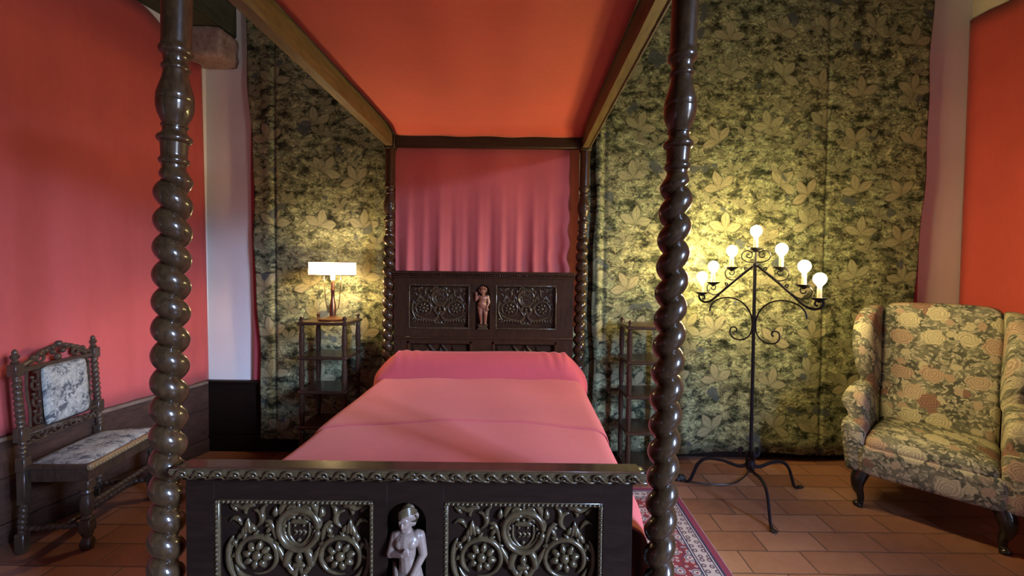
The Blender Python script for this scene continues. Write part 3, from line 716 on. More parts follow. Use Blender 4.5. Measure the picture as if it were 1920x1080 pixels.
# draped woman of the footboard (feet at 0, about 0.31 high)
W_ = [('s', (.006, -.002, .110), .036, (.95, .7, 1.3)), ('c', (.004, 0, .135), (0, 0, .165), .026, .022), ('c', (0, 0, .165), (-.001, -.002, .205), .023, .029), ('s', (-.0, -.004, .208), .034, (1.05, .7, .72)),
      ('s', (-.024, -.001, .2165), .0155), ('s', (.025, -.001, .2170), .0155), ('s', (-.014, -.018, .205), .0135, (1, .8, 1)), ('s', (.014, -.018, .205), .0135, (1, .8, 1)), ('c', (0, .0, .222), (-.002, -.004, .243), .0125, .012),
      ('s', (-.004, -.010, .258), .0185, (.86, .95, 1.18)), ('s', (-.007, -.0275, .2550), .0038, (.8, .9, 1.9)), ('s', (-.007, -.0222, .2462), .0042, (1.5, .8, .55)), ('s', (-.0068, -.0165, .2395), .0062, (1.1, 1, .8)),
      ('s', (-.0125, -.0245, .2600), .0032, (1.2, .7, .7)), ('s', (.0005, -.0258, .2600), .0032, (1.2, .7, .7)), ('c', (-.015, -.0235, .2645), (.003, -.026, .2645), .0028, .0028),
      ('s', (.000, -.001, .272), .0215, (1.02, 1, .85)), ('s', (.002, -.004, .286), .017, (1, 1, .8)), ('s', (.017, .0, .268), .012), ('s', (.013, .002, .250), .009),
      ('c', (-.031, .0, .216), (-.040, -.010, .176), .0135, .0115), ('c', (-.040, -.010, .176), (-.004, -.030, .186), .0105, .008), ('s', (.003, -.032, .190), .0085, (1.3, .7, 1)),
      ('c', (.032, .0, .217), (.042, -.006, .172), .0135, .0110), ('c', (.042, -.006, .172), (.019, -.030, .128), .0105, .0078), ('s', (.014, -.034, .120), .0088, (.9, .7, 1.3)),
      ('c', (-.015, 0, .105), (-.013, -.012, .055), .024, .016), ('c', (.018, 0, .105), (.015, -.002, .055), .024, .016), ('c', (-.013, -.012, .055), (-.012, .0, .010), .015, .010), ('c', (.015, -.002, .055), (.016, .002, .010), .015, .010),
      ('s', (-.013, -.012, .006), .010, (.9, 1.9, .7)), ('s', (.017, -.010, .006), .010, (.9, 1.9, .7))] + fingers((.003, -.036, .192), (.5, -.1, .6), (.6, 0, -.4), .011, .0021) + fingers((.012, -.038, .113), (-.15, 0, -1), (1, 0, -.1), .013, .0022)
WOMAN = figure_mesh('figure', W_, .0014, 3)
def drape_mesh():
    b = MB()
    for i in range(7):
        t = i/6; y = -.030-.004*math.sin(t*9)
        b.tube(spline([(-.036, .012, .136-.006*i), (-.018, y-.004, .128-.009*i), (.004, y-.008, .118-.011*i), (.017, y-.006, .122-.013*i)], 5), lambda q: .0062*(1-.25*q), 8, (0, 1, 0), 1)
    for i in range(5): b.tube(spline([(.012+.004*i, -.040, .120), (.008+.006*i, -.036-.003*(i % 2), .080), (.004+.008*i, -.026, .030), (.0+.010*i, -.024, .006)], 5), .0062, 8)
    for i in range(6): b.tube(spline([(-.034+.008*i, -.026, .100), (-.034+.008*i, -.028, .060), (-.036+.009*i, -.022, .006)], 5), .0068, 8)
    return b.mesh('drapery', 60)
DRAPE = drape_mesh()
def hair_mesh():
    b = MB()
    for i in range(6):
        a = -1.1+i*.42; b.tube(spline([(-.016, -.020, .272+.003*i), (-.004, -.0235, .279+.0035*i), (.012, -.014, .281+.003*i), (.022, 0, .272+.002*i)], 5), .0032, 7)
    for i in range(3): b.tube([Vector((.018+.008*math.cos(q), -.008+.002*i, .266+.008*math.sin(q))) for q in [2*PI*k/12 for k in range(13)]], .0028-.0005*i, 6)
    b.sphere((.002, -.004, .292), .011, 10, 7)
    return b.mesh('hair', 60)
HAIR = hair_mesh()
# boy of the headboard (feet at 0, 0.265 high)
B_ = [('s', (-.002, -.004, .135), .033, (1, .85, .95)), ('s', (-.004, -.014, .142), .026, (1, .8, .9)), ('c', (0, 0, .150), (.004, 0, .178), .027, .028), ('s', (.004, -.002, .184), .031, (1.08, .75, .6)),
      ('c', (.004, 0, .195), (.003, -.004, .212), .012, .012), ('s', (.002, -.010, .228), .0225, (.95, .95, 1.05)), ('s', (.001, -.032, .2245), .0042), ('s', (.001, -.0275, .2155), .0046, (1.6, .7, .6)), ('s', (.001, -.0205, .209), .0068),
      ('s', (-.008, -.0275, .222), .006), ('s', (.010, -.0275, .222), .006), ('c', (-.010, -.029, .2345), (-.003, -.0305, .2345), .0022, .0022), ('c', (.005, -.0305, .2345), (.012, -.029, .2345), .0022, .0022),
      ('c', (-.026, 0, .192), (-.045, -.006, .168), .0115, .0095), ('c', (-.045, -.006, .168), (-.042, -.016, .200), .0092, .0075), ('s', (-.042, -.018, .206), .0088, (1, .7, 1.2)),
      ('c', (.033, 0, .192), (.043, -.004, .150), .0118, .0098), ('c', (.043, -.004, .150), (.032, -.020, .122), .0095, .0075), ('s', (.031, -.023, .114), .0088, (1, .8, 1.2)), ('s', (.033, -.022, .104), .012),
      ('c', (-.016, -.002, .122), (-.013, -.010, .072), .0215, .0145), ('c', (-.013, -.010, .072), (-.009, .0, .018), .0140, .0092), ('c', (.016, -.002, .122), (.021, -.012, .072), .0215, .0150), ('c', (.021, -.012, .072), (.018, -.002, .018), .0145, .0095),
      ('s', (-.009, -.010, .008), .010, (.95, 1.9, .75)), ('s', (.020, -.012, .008), .010, (.95, 1.9, .75))] + fingers((-.042, -.020, .213), (.1, 0, 1), (1, 0, 0), .012, .0021) + fingers((.031, -.026, .108), (0, -.2, -1), (1, 0, 0), .010, .0021)
rndc = random.Random(5)
BOY = figure_mesh('figure', B_, .0015, 3)
def curls_mesh():
    b = MB()
    for i in range(46):
        a = rndc.uniform(0, 2*PI); e = rndc.uniform(-.2, 1.4); r = .0235
        p = Vector((.002+r*math.cos(e)*math.cos(a), -.008+r*math.cos(e)*math.sin(a), .233+r*math.sin(e)))
        if p.y < -.022 and p.z < .243: continue
        b.sphere(p, rndc.uniform(.0055, .0085), 8, 6)
    return b.mesh('hair', 60)
CURLS = curls_mesh()

# ---- footboard
FX0, FX1 = -.895, .292
fbd = MB(); YF0, YF1 = 1.118, 1.165
pcl, pcr = at(551, 1000, YF0).x, at(981, 1000, YF0).x
ZP1 = at(551, 938, YF0).z; ZPc = ZP1-PH
fgx = at(762, 1000, YF0).x
frame_board(fbd, FX0, FX1, .28, .85, YF0, YF1, [(pcl-PW, pcl+PW, ZP1-2*PH, ZP1), (fgx-.052, fgx+.052, ZP1-2*PH, ZP1-.003), (pcr-PW, pcr+PW, ZP1-2*PH, ZP1)])
arch_fill(fbd, fgx-.052, fgx+.052, ZP1-.003, YF0, YF1)
fbd.box(FX0+.02, FX1-.02, YF1-.018, YF1+.004, .30, .84, .002)
foot = bp('footboard', fbd, W_BLACK)
OFF = Vector((.3, -2.05, 0))
def sub(name, me, mat, parent, x, y, z, s=1.0):
    o = obj(name, me, None, parent); 
    if not me.materials: me.materials.append(mat)
    o.location = Vector((x, y, z))+OFF; o.scale = (s, s, s); return o
# every relief, border and figure
for x in (pcl, pcr):
    sub('carved_panel', REL, W_CARVE, foot, x, YF1-.018, ZPc); sub('panel_border', BORD, W_CARVE, foot, x, YF0+.006, ZPc)
g = sub('carved_figure', WOMAN, W_FIG, foot, fgx+.003, YF1-.046, ZP1-.315, 1.03)
g['label'] = 'carved standing woman in pale wood with a drape round the hips'
sub('figure_drapery', DRAPE, W_FIG, foot, fgx+.003, YF1-.046, ZP1-.315, 1.03); sub('figure_hair', HAIR, W_CARVE, foot, fgx+.003, YF1-.046, ZP1-.315, 1.03)
# cap and carved leaf moulding
c = MB(); c.box(FX0+.004, FX1+.012, 1.084, 1.132, .8805, .886, .002)
bp('cap', c, W_CAP)
def leaf_mould(x0, x1, z0, z1, yfront, yback, period):
    N = max(1, round((x1-x0)/period)); p = (x1-x0)/N; mb = MB(); nu = N*14; nv = 10
    cen = (x0+x1)/2
    def fn(u, v):
        x = lerp(x0, x1, u); s_ = ((x-x0)/p) % 1.0
        if x > cen: s_ = 1-s_
        z = lerp(z0, z1, v)
        y = lerp(yback, yfront, math.sin(v*PI/2)**.8)
        a = 2*PI*(s_ + .55*(v-.5)**2 + .32*v)
        relf = .0062*abs(math.sin(a*.5))**.6 + .0028*abs(math.sin(a*1.5+v*2.5))*math.sin(v*PI)
        return Vector((x, y-relf*math.sin(PI*min(1, v*1.05)), z))
    mb.grid(fn, nu, nv)
    a = MB(); a.v, a.f = mb.v, mb.f
    a.box(x0, x1, yback-.003, yback+.02, z0, z1, 0)
    return a
b = leaf_mould(-.912, .318, .8480, .8800, 1.086, 1.106, .046); b.box(-.908, .314, 1.092, 1.13, .876, .881, .001)
N_ = 27; p_ = 1.226/N_
for i in range(N_):                                # curling leaf of each repeat, turned towards the middle
    x0 = -.911+p_*(i+.5); sg = 1 if x0 < -.297 else -1
    def mv(a, q): return Vector((x0+sg*a*p_, lerp(1.106, 1.083, math.sin(q*PI/2)**.8)-.004, lerp(.848, .880, q)))
    b.tube(spline([mv(-.62, .06), mv(-.35, .16), mv(-.10, .55), mv(.15, .90), mv(.42, .86), mv(.50, .60), mv(.34, .46), mv(.22, .62)], 4), lambda t: .0042-.0018*t, 7, (0, 1, 0), 1.2)
    b.tube(spline([mv(-.30, .06), mv(-.02, .22), mv(.16, .38), mv(.5, .20)], 4), lambda t: .0032-.0012*t, 6, (0, 1, 0), 1.2)
bp('leaf_moulding', b, W_CARVE, None, 70)
b = MB(); b.box(-.9, .3, 1.112, 1.165, .838, .8475, .003); bp('fillet', b, W_BLACK)

# ---- headboard
hb = MB(); YH0, YH1 = 2.945, 2.99
hl, hr_ = at(823, 575, YH0).x, at(986, 575, YH0).x
zh = at(823, 575, YH0).z; hfx = at(905, 578, YH0).x; zl = at(823, 638, YH0).z
frame_board(hb, -.905, .335, zl+.018, 1.345, YH0, YH1, [(hl-PW, hl+PW, zh-PH, zh+PH), (hfx-.050, hfx+.050, zh-PH, zh+PH), (hr_-PW, hr_+PW, zh-PH, zh+PH)])
arch_fill(hb, hfx-.05, hfx+.05, zh+PH, YH0, YH1)
hb.box(-.89, .32, YH1-.016, YH1+.006, .5, 1.34, .002)
frame_board(hb, -.905, .335, .45, zl+.016, YH0-.004, YH1, [(hl-PW-.005, hl+PW+.02, .60, zl-.004), (hr_-PW-.02, hr_+PW+.005, .60, zl-.004)])
hb.box(-.905, .335, YH0-.010, YH1, zl+.008, zl+.026, .005)
head = bp('headboard', hb, W_DARK)
for x in (hl, hr_):
    sub('carved_panel', REL, W_CARVE, head, x, YH1-.016, zh); sub('panel_border', BORD, W_CARVE, head, x, YH0+.004, zh)
for x0, x1 in ((hl-PW-.005, hl+PW+.02), (hr_-PW-.02, hr_+PW+.005)):
    b = MB(); z1 = zl-.004; z0 = .60
    for q in ((x0, x1, z1-.02, z1), (x0, x0+.02, z0, z1), (x1-.02, x1, z0, z1)): b.box(q[0], q[1], YH0-.012, YH0+.03, q[2], q[3], .006)
    xm = (x0+x1)/2
    def facet(xa, xb, za, zb, ya=YH1-.017, yb=YH1-.042):
        vs = [Vector((xa, ya, za)), Vector((xb, ya, za)), Vector((xb, ya, zb)), Vector((xa, ya, zb)), Vector((lerp(xa, xb, .3), yb, (za+zb)/2)), Vector((lerp(xa, xb, .7), yb, (za+zb)/2))]
        b.add(vs, [(0, 1, 5, 4), (2, 3, 4, 5), (1, 2, 5), (3, 0, 4)])
    facet(x0+.024, xm-.075, z0+.1, z1-.024); facet(xm+.075, x1-.024, z0+.1, z1-.024)
    for sg in (-1, 1):
        b.tube([Vector((xm+sg*.045-.035, YH1-.03, z1-.03)), Vector((xm+sg*.045+.035, YH1-.03, z1-.12))], .012, 4, (0, 1, 0), .8)
    vs = [Vector((xm, YH1-.046, z1-.09)), Vector((xm-.04, YH1-.017, z1-.09)), Vector((xm, YH1-.017, z1-.03)), Vector((xm+.04, YH1-.017, z1-.09)), Vector((xm, YH1-.017, z1-.15))]
    b.add(vs, [(0, 1, 2), (0, 2, 3), (0, 3, 4), (0, 4, 1)])
    b.v = [(p[0]+.3, p[1]-2.05, p[2]) for p in b.v]
    obj('lower_panel', b, W_DARK, head, 20)
g = sub('carved_figure', BOY, W_PUTTO, head, hfx, YH1-.048, zh-.118, 1.0); g['label'] = 'carved curly-haired boy in reddish wood raising one hand'
sub('figure_hair', CURLS, W_PUTTO, head, hfx, YH1-.048, zh-.118)
b = MB(); b.box(hfx-.036, hfx+.036, YH0-.010, YH1-.015, zh-.126, zh-.116, .002); b.box(hfx-.030, hfx+.030, YH0-.006, YH1-.015, zh-.145, zh-.126, .003); b.box(hfx-.036, hfx+.036, YH0-.008, YH1-.015, zh-PH, zh-.145, .003)
b.v = [(p[0]+.3, p[1]-2.05, p[2]) for p in b.v]; obj('pedestal', b, W_CARVE, head)
b = MB(); b.box(-.925, .350, 2.925, 2.995, 1.372, 1.392, .005); b.box(-.915, .342, 2.935, 2.995, 1.345, 1.358, .004)
N = 74
for i in range(N): b.sphere((lerp(-.915, .342, (i+.5)/N), 2.934, 1.365), .0066, 8, 6, (1.25, 1, 1))
b.box(-.918, .344, 2.938, 2.99, 1.357, 1.373, .001)
bp('headboard_cap', b, W_DARK)

# ---- side rails and mattress
for x in (-.90, .30):
    b = MB(); b.box(x, x+.035, 1.165, 2.95, .27, .46, .005); bp('side_rail', b, W_DARK)
b = MB(); b.box(-.86, .295, 1.175, 2.94, .40, .66, .03); bp('mattress', b, mat_plain('ticking', (.5, .45, .4), .9))

# ---- canopy
def canopy_fn(u, v):
    x = lerp(-.925, .352, u); y = lerp(1.12, 2.955, v)
    sag = -.035*math.sin(PI*u)*math.sin(PI*v)**.6 + .004*math.sin(u*23+v*3)*math.sin(PI*u)
    return Vector((x + .03*(1), y, 2.345-.030*smoothstep(.9, 1, v)+sag))
b = MB(); b.grid(canopy_fn, 40, 40); o = bp('canopy_cloth', b, RED_CANOPY, None, 180); solid(o, .004, 1)
zt0, zt1 = 2.245, 2.365
b = MB(); b.box(PBL(2.28)+.038, PBR(2.28)-.038, 2.945, 2.985, 2.243, 2.318, .004); bp('canopy_rail', b, W_BACKRAIL)
b = MB(); b.box(PFL(2.28)+.038, PFR(2.28)-.038, 1.13, 1.17, 2.243, 2.318, .004); bp('canopy_rail', b, W_BACKRAIL)
def long_rail(xf, xb, w, bead):
    b = MB(); vs = []
    for y, x in ((YFp+.038, xf), (YBp-.03, xb)):
        for dx in (-w/2, w/2):
            for z in (zt0, zt1): vs.append(Vector((x+dx, y, z)))
    b.add(vs, [(0, 1, 3, 2), (4, 6, 7, 5), (0, 2, 6, 4), (1, 5, 7, 3), (0, 4, 5, 1), (2, 3, 7, 6)])
    if bead:
        for i in range(150):
            t = (i+.5)/150; b.sphere((lerp(xf, xb, t)+bead*(w/2-.003), lerp(YFp+.04, YBp-.03, t), zt0-.001), .0058, 7, 5)
    return b
bp('canopy_rail', long_rail(PFL(2.28), PBL(2.28), .046, 0), W_RAIL, None, 30)
bp('canopy_rail', long_rail(PFR(2.28), PBR(2.28), .050, 1), W_RAIL, None, 30)
# curtain behind the bed head
def curtain_fn(u, v):
    x = lerp(-.915, .300, u)+.014*math.sin(v*30)*(1-v)*u**10; z = lerp(1.36, 2.25, v); lo = max(0, 1-v*1.15)**1.9
    g = math.sin(u*62+1.2*math.sin(u*7))*.014*lo + math.sin(u*33+2)*.012*lo + math.sin(u*140)*.003*lo + .004*math.sin(u*19)*(1-lo)
    return Vector((x, 3.0+g, z))
b = MB(); b.grid(curtain_fn, 220, 30); bp('head_curtain', b, RED_CURTAIN, None, 180)
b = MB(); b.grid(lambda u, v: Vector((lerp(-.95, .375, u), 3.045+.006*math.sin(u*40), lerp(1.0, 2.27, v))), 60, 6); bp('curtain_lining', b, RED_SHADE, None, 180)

# ------------------------------------------------------------------ bedspread and bolster
XL_, XR_ = -.925, .368
def spread_profile(s, t):
    """s in 0..1 across from the left hem over the top to the right hem"""
    top = XR_-XL_; drop = .43; cr = .055
    segs = [drop, cr*PI/2, top-2*cr, cr*PI/2, drop]; L = sum(segs); d = s*L
    crown = .02
    if d < segs[0]: x, z = XL_, .225+d
    elif d < segs[0]+segs[1]:
        a = (d-segs[0])/cr; x, z = XL_+cr-cr*math.cos(a), .225+drop+cr*math.sin(a)
    elif d < sum(segs[:3]):
        q = (d-segs[0]-segs[1]); x, z = XL_+cr+q, .225+drop+cr
    elif d < sum(segs[:4]):
        a = (d-sum(segs[:3]))/cr; x, z = XR_-cr+cr*math.sin(a), .225+drop+cr*math.cos(a)
    else: x, z = XR_, .225+drop-(d-sum(segs[:4]))
    k = (x-XL_)/(XR_-XL_)
    if z > .6: z += crown*math.sin(PI*k)**.7-.02
    return x, z
def spread(lift, y0, y1):
    def fn(s, t):
        y = lerp(y0, y1, t); x, z = spread_profile(s, t)
        hang = smoothstep(.62, .3, z)
        side = -1 if s < .5 else 1
        x += side*(hang*(.012*math.sin(y*14)+.006*math.sin(y*31+1))+lift)
        if z > .6: z += lift + .004*math.sin(x*5+y*7)*math.sin(y*3) + .0025*math.sin(x*16+y*4)
        foot = smoothstep(1.34, 1.2, y); z -= foot*.02 if z > .6 else 0
        if foot > 0: x = lerp(x, lerp(x, -.28, .02), foot)
        return Vector((x, y, z))
    return fn
bs = thing('bedspread', 'plain red bedspread covering the four-poster bed up to the bolster', 'bedspread', (-.28, 1.95, .66))
def loc_v(mb, o): mb.v = [(p[0]-o[0], p[1]-o[1], p[2]-o[2]) for p in mb.v]; return mb
b = MB(); b.grid(spread(0, 1.19, 2.62), 110, 90); o = obj('lower_sheet', loc_v(b, (-.28, 1.95, .66)), RED_BED, bs, 180); solid(o, .004, 1)
def over(s, t):
    f = spread(.007, 1.87, 2.93); p = f(s, t)
    edge = math.exp(-(t/.012)**2)
    k = (p.x-XL_)/(XR_-XL_); p.y += (.035*math.sin(k*PI)-.03*math.sin(k*2*PI+.5)*.5)*(1-t)**6
    if p.z > .6: p.z -= .0055*edge
    return p
b = MB(); b.grid(over, 110, 90); o = obj('upper_sheet', loc_v(b, (-.28, 1.95, .66)), RED_BED, bs, 180); solid(o, .003, 1)

def bolster_fn(u, v):
    base = .675; hw = (.352+.915)/2; cx = (-.915+.352)/2
    Lt = 2*hw; dr = .20; r = .085
    segs = [dr, r*PI/2, Lt-2*r, r*PI/2, dr]; L = sum(segs); d = u*L
    if d < segs[0]: bx, bz, a = cx-hw, base-r-dr+d, -PI/2; e = d/dr
    elif d < segs[0]+segs[1]: q = (d-segs[0])/r; bx, bz, a = cx-hw+r-r*math.cos(q), base-r+r*math.sin(q), -PI/2+q; e = 1
    elif d < sum(segs[:3]): bx, bz, a = cx-hw+r+(d-segs[0]-segs[1]), base, 0; e = 1
    elif d < sum(segs[:4]): q = (d-sum(segs[:3]))/r; bx, bz, a = cx+hw-r+r*math.sin(q), base-r+r*math.cos(q), q; e = 1
    else: bx, bz, a = cx+hw, base-r-(d-sum(segs[:4])), PI/2; e = 1-(d-sum(segs[:4]))/dr
    nx, nz = math.sin(a), math.cos(a)
    side = abs(a)/(PI/2)
    Hh = lerp(.185, lerp(.025, .050, e), side**.6); Yh = lerp(.120, .10+.03*e, side)
    q = PI*v
    wr = side*.006*math.sin(v*22+d*20) + .004*math.sin(d*90+v*9)*math.exp(-((abs(d-L/2)-(L/2-dr-r-.1))/.12)**2) + .003*math.sin(d*7)
    hh = (Hh+wr)*math.sin(q)**.75
    y = 2.805-Yh*math.cos(q)*(1.0+.0*side)
    return Vector((bx+nx*hh, y, bz+nz*hh))
b = MB(); b.grid(bolster_fn, 200, 36); o = obj('bolster', loc_v(b, (-.28, 2.8, .675)), RED_BOL, None, 180); o.location = (-.28, 2.8, .675); solid(o, .004, 1)
tag(o, 'long red bolster lying across the bed against the headboard', 'bolster')

# ------------------------------------------------------------------ tiered side tables
def etagere(name, x0, x1, y0, y1, zs, label):
    t = thing(name, label, 'side table', ((x0+x1)/2, (y0+y1)/2, 0), 0, 'tiered side tables')
    hx, hy = (x1-x0)/2, (y1-y0)/2
    for z in zs:
        b = MB(); b.box(-hx-.022, hx+.022, -hy-.022, hy+.022, z-.022, z, .006); obj('shelf', b, W_SHELF, t)
    for sx in (-1, 1):
        for sy in (-1, 1):
            pr = [(0, .010), (.01, .014)]; lv = [0.0]+sorted(zs)
            for a, c in zip(lv[:-1], lv[1:]):
                a2 = a+.004; c2 = c-.024; h = c2-a2
                for f, r in ((0, .012), (.04, .014), (.08, .0115), (.12, .0135), (.3, .0155), (.5, .0165), (.7, .0150), (.86, .0125), (.9, .014), (.94, .0115), (1, .013)): pr.append((a2+h*f, r*1.12))
            zt = max(zs); pr += [(zt+.001, .013), (zt+.006, .009), (zt+.012, .008), (zt+.018, .0125), (zt+.026, .0135), (zt+.033, .010), (zt+.039, .003)]
            b = MB(); b.lathe(pr, (sx*hx, sy*hy, 0), 14); obj('post', b, W_SHELF, t)
    return t
ZS = [.10, .345, .585, .815, 1.045]
etagere('tiered_side_table', at(566, 700, 2.84).x, at(646, 700, 2.84).x, 2.84, 3.07, ZS, 'dark tiered side table left of the bed with a lit lamp on top')
etagere('tiered_side_table', at(1180, 700, 2.80).x, at(1180, 700, 2.80).x+.285, 2.80, 3.03, ZS, 'dark tiered side table right of the bed, its top empty')

# ------------------------------------------------------------------ table lamp
lx = at(624, 590, 2.95).x; lz = 1.045
lamp = thing('table_lamp', 'lit table lamp with white oblong shade on dark bronze stem', 'lamp', (lx, 2.95, lz))
b = MB(); b.lathe([(0, .088), (.006, .092), (.012, .088), (.016, .070), (.020, .045), (.026, .03), (.030, .022)], n=32); obj('base', b, BRASS, lamp)
b = MB(); b.lathe([(.028, .020), (.06, .0215), (.10, .0205), (.125, .016), (.15, .0125), (.20, .0115), (.205, .015), (.212, .015), (.216, .0125), (.25, .012), (.262, .009), (.28, .006)], n=20); obj('stem', b, BRASS, lamp)
for s_ in (-1, 1):
    b = MB(); b.tube(spline([(s_*.016, 0, .055), (s_*.038, -.004, .085), (s_*.047, -.004, .13), (s_*.052, -.004, .20), (s_*.060, -.004, .30)], 6), .0026, 7); obj('arm', b, BRASS, lamp)
SHx, SHy, SZ0, SZ1 = .136, .080, .312, .400
def roundrect(hx, hy, r, k=6):
    P = []
    for (cx, cy, a0) in ((hx-r, hy-r, 0), (-hx+r, hy-r, PI/2), (-hx+r, -hy+r, PI), (hx-r, -hy+r, 1.5*PI)):
        for i in range(k+1): a = a0+PI/2*i/k; P.append((cx+r*math.cos(a), cy+r*math.sin(a)))
    return P
b = MB(); R0 = roundrect(SHx, SHy, .02); b.rings([[Vector((p[0], p[1], z)) for p in R0] for z in (SZ0, (SZ0+SZ1)/2, SZ1)], cap=False)
sh = obj('shade', b, SHADE, lamp)
for z in (SZ0, SZ1):
    b = MB(); b.tube([Vector((p[0], p[1], z)) for p in R0+R0[:1]], .0028, 6, (0, 0, 1)); obj('shade_rim', b, BRASS, sh)
b = MB(); b.sphere((0, 0, .335), .030, 16, 10); b.lathe([(.28, .012), (.31, .014)], n=12); obj('bulb', b, LAMPBULB, lamp, 180)

# ------------------------------------------------------------------ candelabra floor lamp
px_, py_ = 1.417, 2.63
can = thing('candelabra_floor_lamp', 'wrought-iron floor candelabra with seven lit candle bulbs on a tripod', 'lamp', (px_, py_, 0))
b = MB(); b.tube([Vector((0, 0, .16)), Vector((.0, 0, .8)), Vector((-.003, 0, 1.455))], .0105, 8); b.lathe([(1.445, .010), (1.452, .018), (1.462, .018), (1.468, .010)], n=12); obj('pole', b, IRON, can)
b = MB(); b.lathe([(.17, .012), (.18, .024), (.215, .026), (.25, .024), (.26, .012)], n=14); obj('collar', b, IRON, can)
for foot_ in (Vector((-.055, -.355)), Vector((.40, .13)), Vector((-.35, .20))):
    L = foot_.length; d = Vector((foot_.x/L, foot_.y/L, 0))
    P = [(.045, .305), (.060, .285), (.050, .262), (.030, .262), (.018, .285), (.016, .25), (.022, .205), (.07, .185), (.16, .200), (.25, .190), (.30, .145), (.325, .085), (.345, .030), (.365, .008), (.405, .006)]
    pts = spline([(d.x*p[0]*L/.40, d.y*p[0]*L/.40, p[1]) for p in P], 4)
    b = MB(); b.tube(pts, lambda t: .0125-.003*t, 8, (-d.y, d.x, 0), .85); b.sphere((d.x*L, d.y*L, .007), .016, 10, 6, (1.2, 1.2, .45))
    obj('leg', b, IRON, can)
ad = Vector((.63, -.78, 0))
def A(t, z): return Vector((ad.x*t, ad.y*t, z))
nrm = Vector((ad.y, -ad.x, 0))
T = [(.145, 1.433), (.265, 1.333), (.342, 1.262)]
def spiral(c_t, c_z, r0, a0, turns, sgn, n=22, shrink=.72):
    return [(c_t+sgn*r0*(1-shrink*i/n)*math.cos(a0+turns*2*PI*i/n), c_z+r0*(1-shrink*i/n)*math.sin(a0+turns*2*PI*i/n)) for i in range(n+1)]
for s_ in (1, -1):
    b = MB()
    # diagonal arm with the curl that carries the outermost candle
    P = [(.008, 1.452), (.10, 1.375), (.20, 1.285), (.27, 1.222), (.315, 1.204), (.350, 1.216), (.362, 1.243), (.345, 1.256), (.325, 1.246), (.322, 1.228), (.337, 1.224)]
    b.tube([A(s_*p[0], p[1]) for p in [(q.x, q.y) for q in spline([(p[0], p[1], 0) for p in P], 6)]], lambda t: .0088-.0035*t, 8, tuple(nrm), 1)
    arm = obj('arm', b, IRON, can)
    for (t, z) in T[:2]:                          # S-scrolls standing on the arm under the inner candles
        bb = MB(); P = [(t-.085, z-.018+.005), (t-.080, z+.004), (t-.095, z+.0), (t-.090, z-.016), (t-.06, z-.052), (t-.01, z-.075), (t+.030, z-.062), (t+.042, z-.03), (t+.028, z-.008), (t-.002, z-.006), (t-.018, z-.024), (t-.008, z-.043), (t+.010, z-.038), (t+.010, z-.026)]
        bb.tube([A(s_*q.x, q.y) for q in spline([(p[0], p[1], 0) for p in P], 5)], .0040, 7, tuple(nrm)); obj('scroll', bb, IRON, arm)
    bb = MB(); P = [(.285, 1.145), (.275, 1.185), (.245, 1.218), (.19, 1.240), (.12, 1.238), (.06, 1.205), (.022, 1.150), (.010, 1.090), (.020, 1.025), (.06, .985), (.115, .982), (.145, 1.012), (.140, 1.050), (.112, 1.055), (.103, 1.035), (.115, 1.025)]
    bb.tube([A(s_*q.x, q.y) for q in spline([(p[0], p[1], 0) for p in P], 5)], .0048, 7, tuple(nrm)); obj('brace_scroll', bb, IRON, can)
b = MB()
for s_ in (1, -1):
    P = [(.0, 1.470), (.05, 1.472), (.082, 1.495), (.080, 1.528), (.050, 1.543), (.022, 1.526), (.026, 1.502), (.048, 1.500), (.052, 1.518), (.040, 1.521)]
    b.tube([A(s_*q.x, q.y) for q in spline([(p[0], p[1], 0) for p in P], 6)], .0038, 7, tuple(nrm))
b.tube([A(q.x, q.y) for q in spline([(-.05, 1.543, 0), (-.02, 1.532, 0), (0, 1.545, 0), (.02, 1.532, 0), (.05, 1.543, 0)], 5)], .0036, 7, tuple(nrm))
b.lathe([(1.466, .008), (1.54, .005), (1.545, .02), (1.549, .022), (1.552, .01)], n=12)
obj('top_scroll', b, IRON, can)
def candle(t, z, hgt, proto=None):
    if proto:
        c = dup_tree(proto, can)
    else:
        b = MB(); b.lathe([(0, .0125), (hgt*.9, .0125), (hgt*.92, .011), (hgt, .0095)], n=14); b.lathe([(0, .016), (.006, .014)], n=14); c = obj('candle', b, CANDLE, can)
        p = MB(); p.lathe([(-.022, .006), (-.016, .012), (-.006, .030), (.001, .041), (.006, .043), (.006, .040), (.002, .030), (.0005, .012)], n=20); obj('drip_pan', p, IRON, c)
        q = MB(); q.lathe([(hgt, .010), (hgt+.010, .0145), (hgt+.022, .026), (hgt+.036, .032), (hgt+.050, .0325), (hgt+.064, .027), (hgt+.074, .016), (hgt+.078, .004)], n=18); obj('bulb', q, BULB, c, 180)
    c.location = A(t, z); return c
c0 = candle(.0, 1.552, .066)
for s_ in (1, -1):
    for (t, z) in T: candle(s_*t, z+.002, .085, c0)
# flex on the floor
cp = [fl(1406, 876), fl(1399, 892), fl(1380, 906), fl(1356, 910), fl(1320, 908), fl(1288, 904)]
b = MB(); b.tube(spline([(p.x-px_, p.y-py_, .006) for p in cp], 6), .0042, 7, (0, 0, 1)); fx = obj('flex', b, BLACKP, can)
p = fl(1275, 900); b = MB(); b.box(p.x-px_-.035, p.x-px_+.035, p.y-py_-.022, p.y-py_+.022, 0, .032, .008); b.box(p.x-px_-.012, p.x-px_+.012, p.y-py_-.012, p.y-py_+.012, .03, .038, .003); obj('foot_switch', b, BLACKP, fx)

# ------------------------------------------------------------------ oriental rug
b = MB(); b.box(-RUG_HX, RUG_HX, -RUG_HY, RUG_HY, 0, .008, .003)
o = obj('rug', b, RUG, None, 30); o.location = (.977-RUG_HX, 2.73-RUG_HY, 0); tag(o, 'narrow red oriental rug with pale border beside the bed', 'rug')

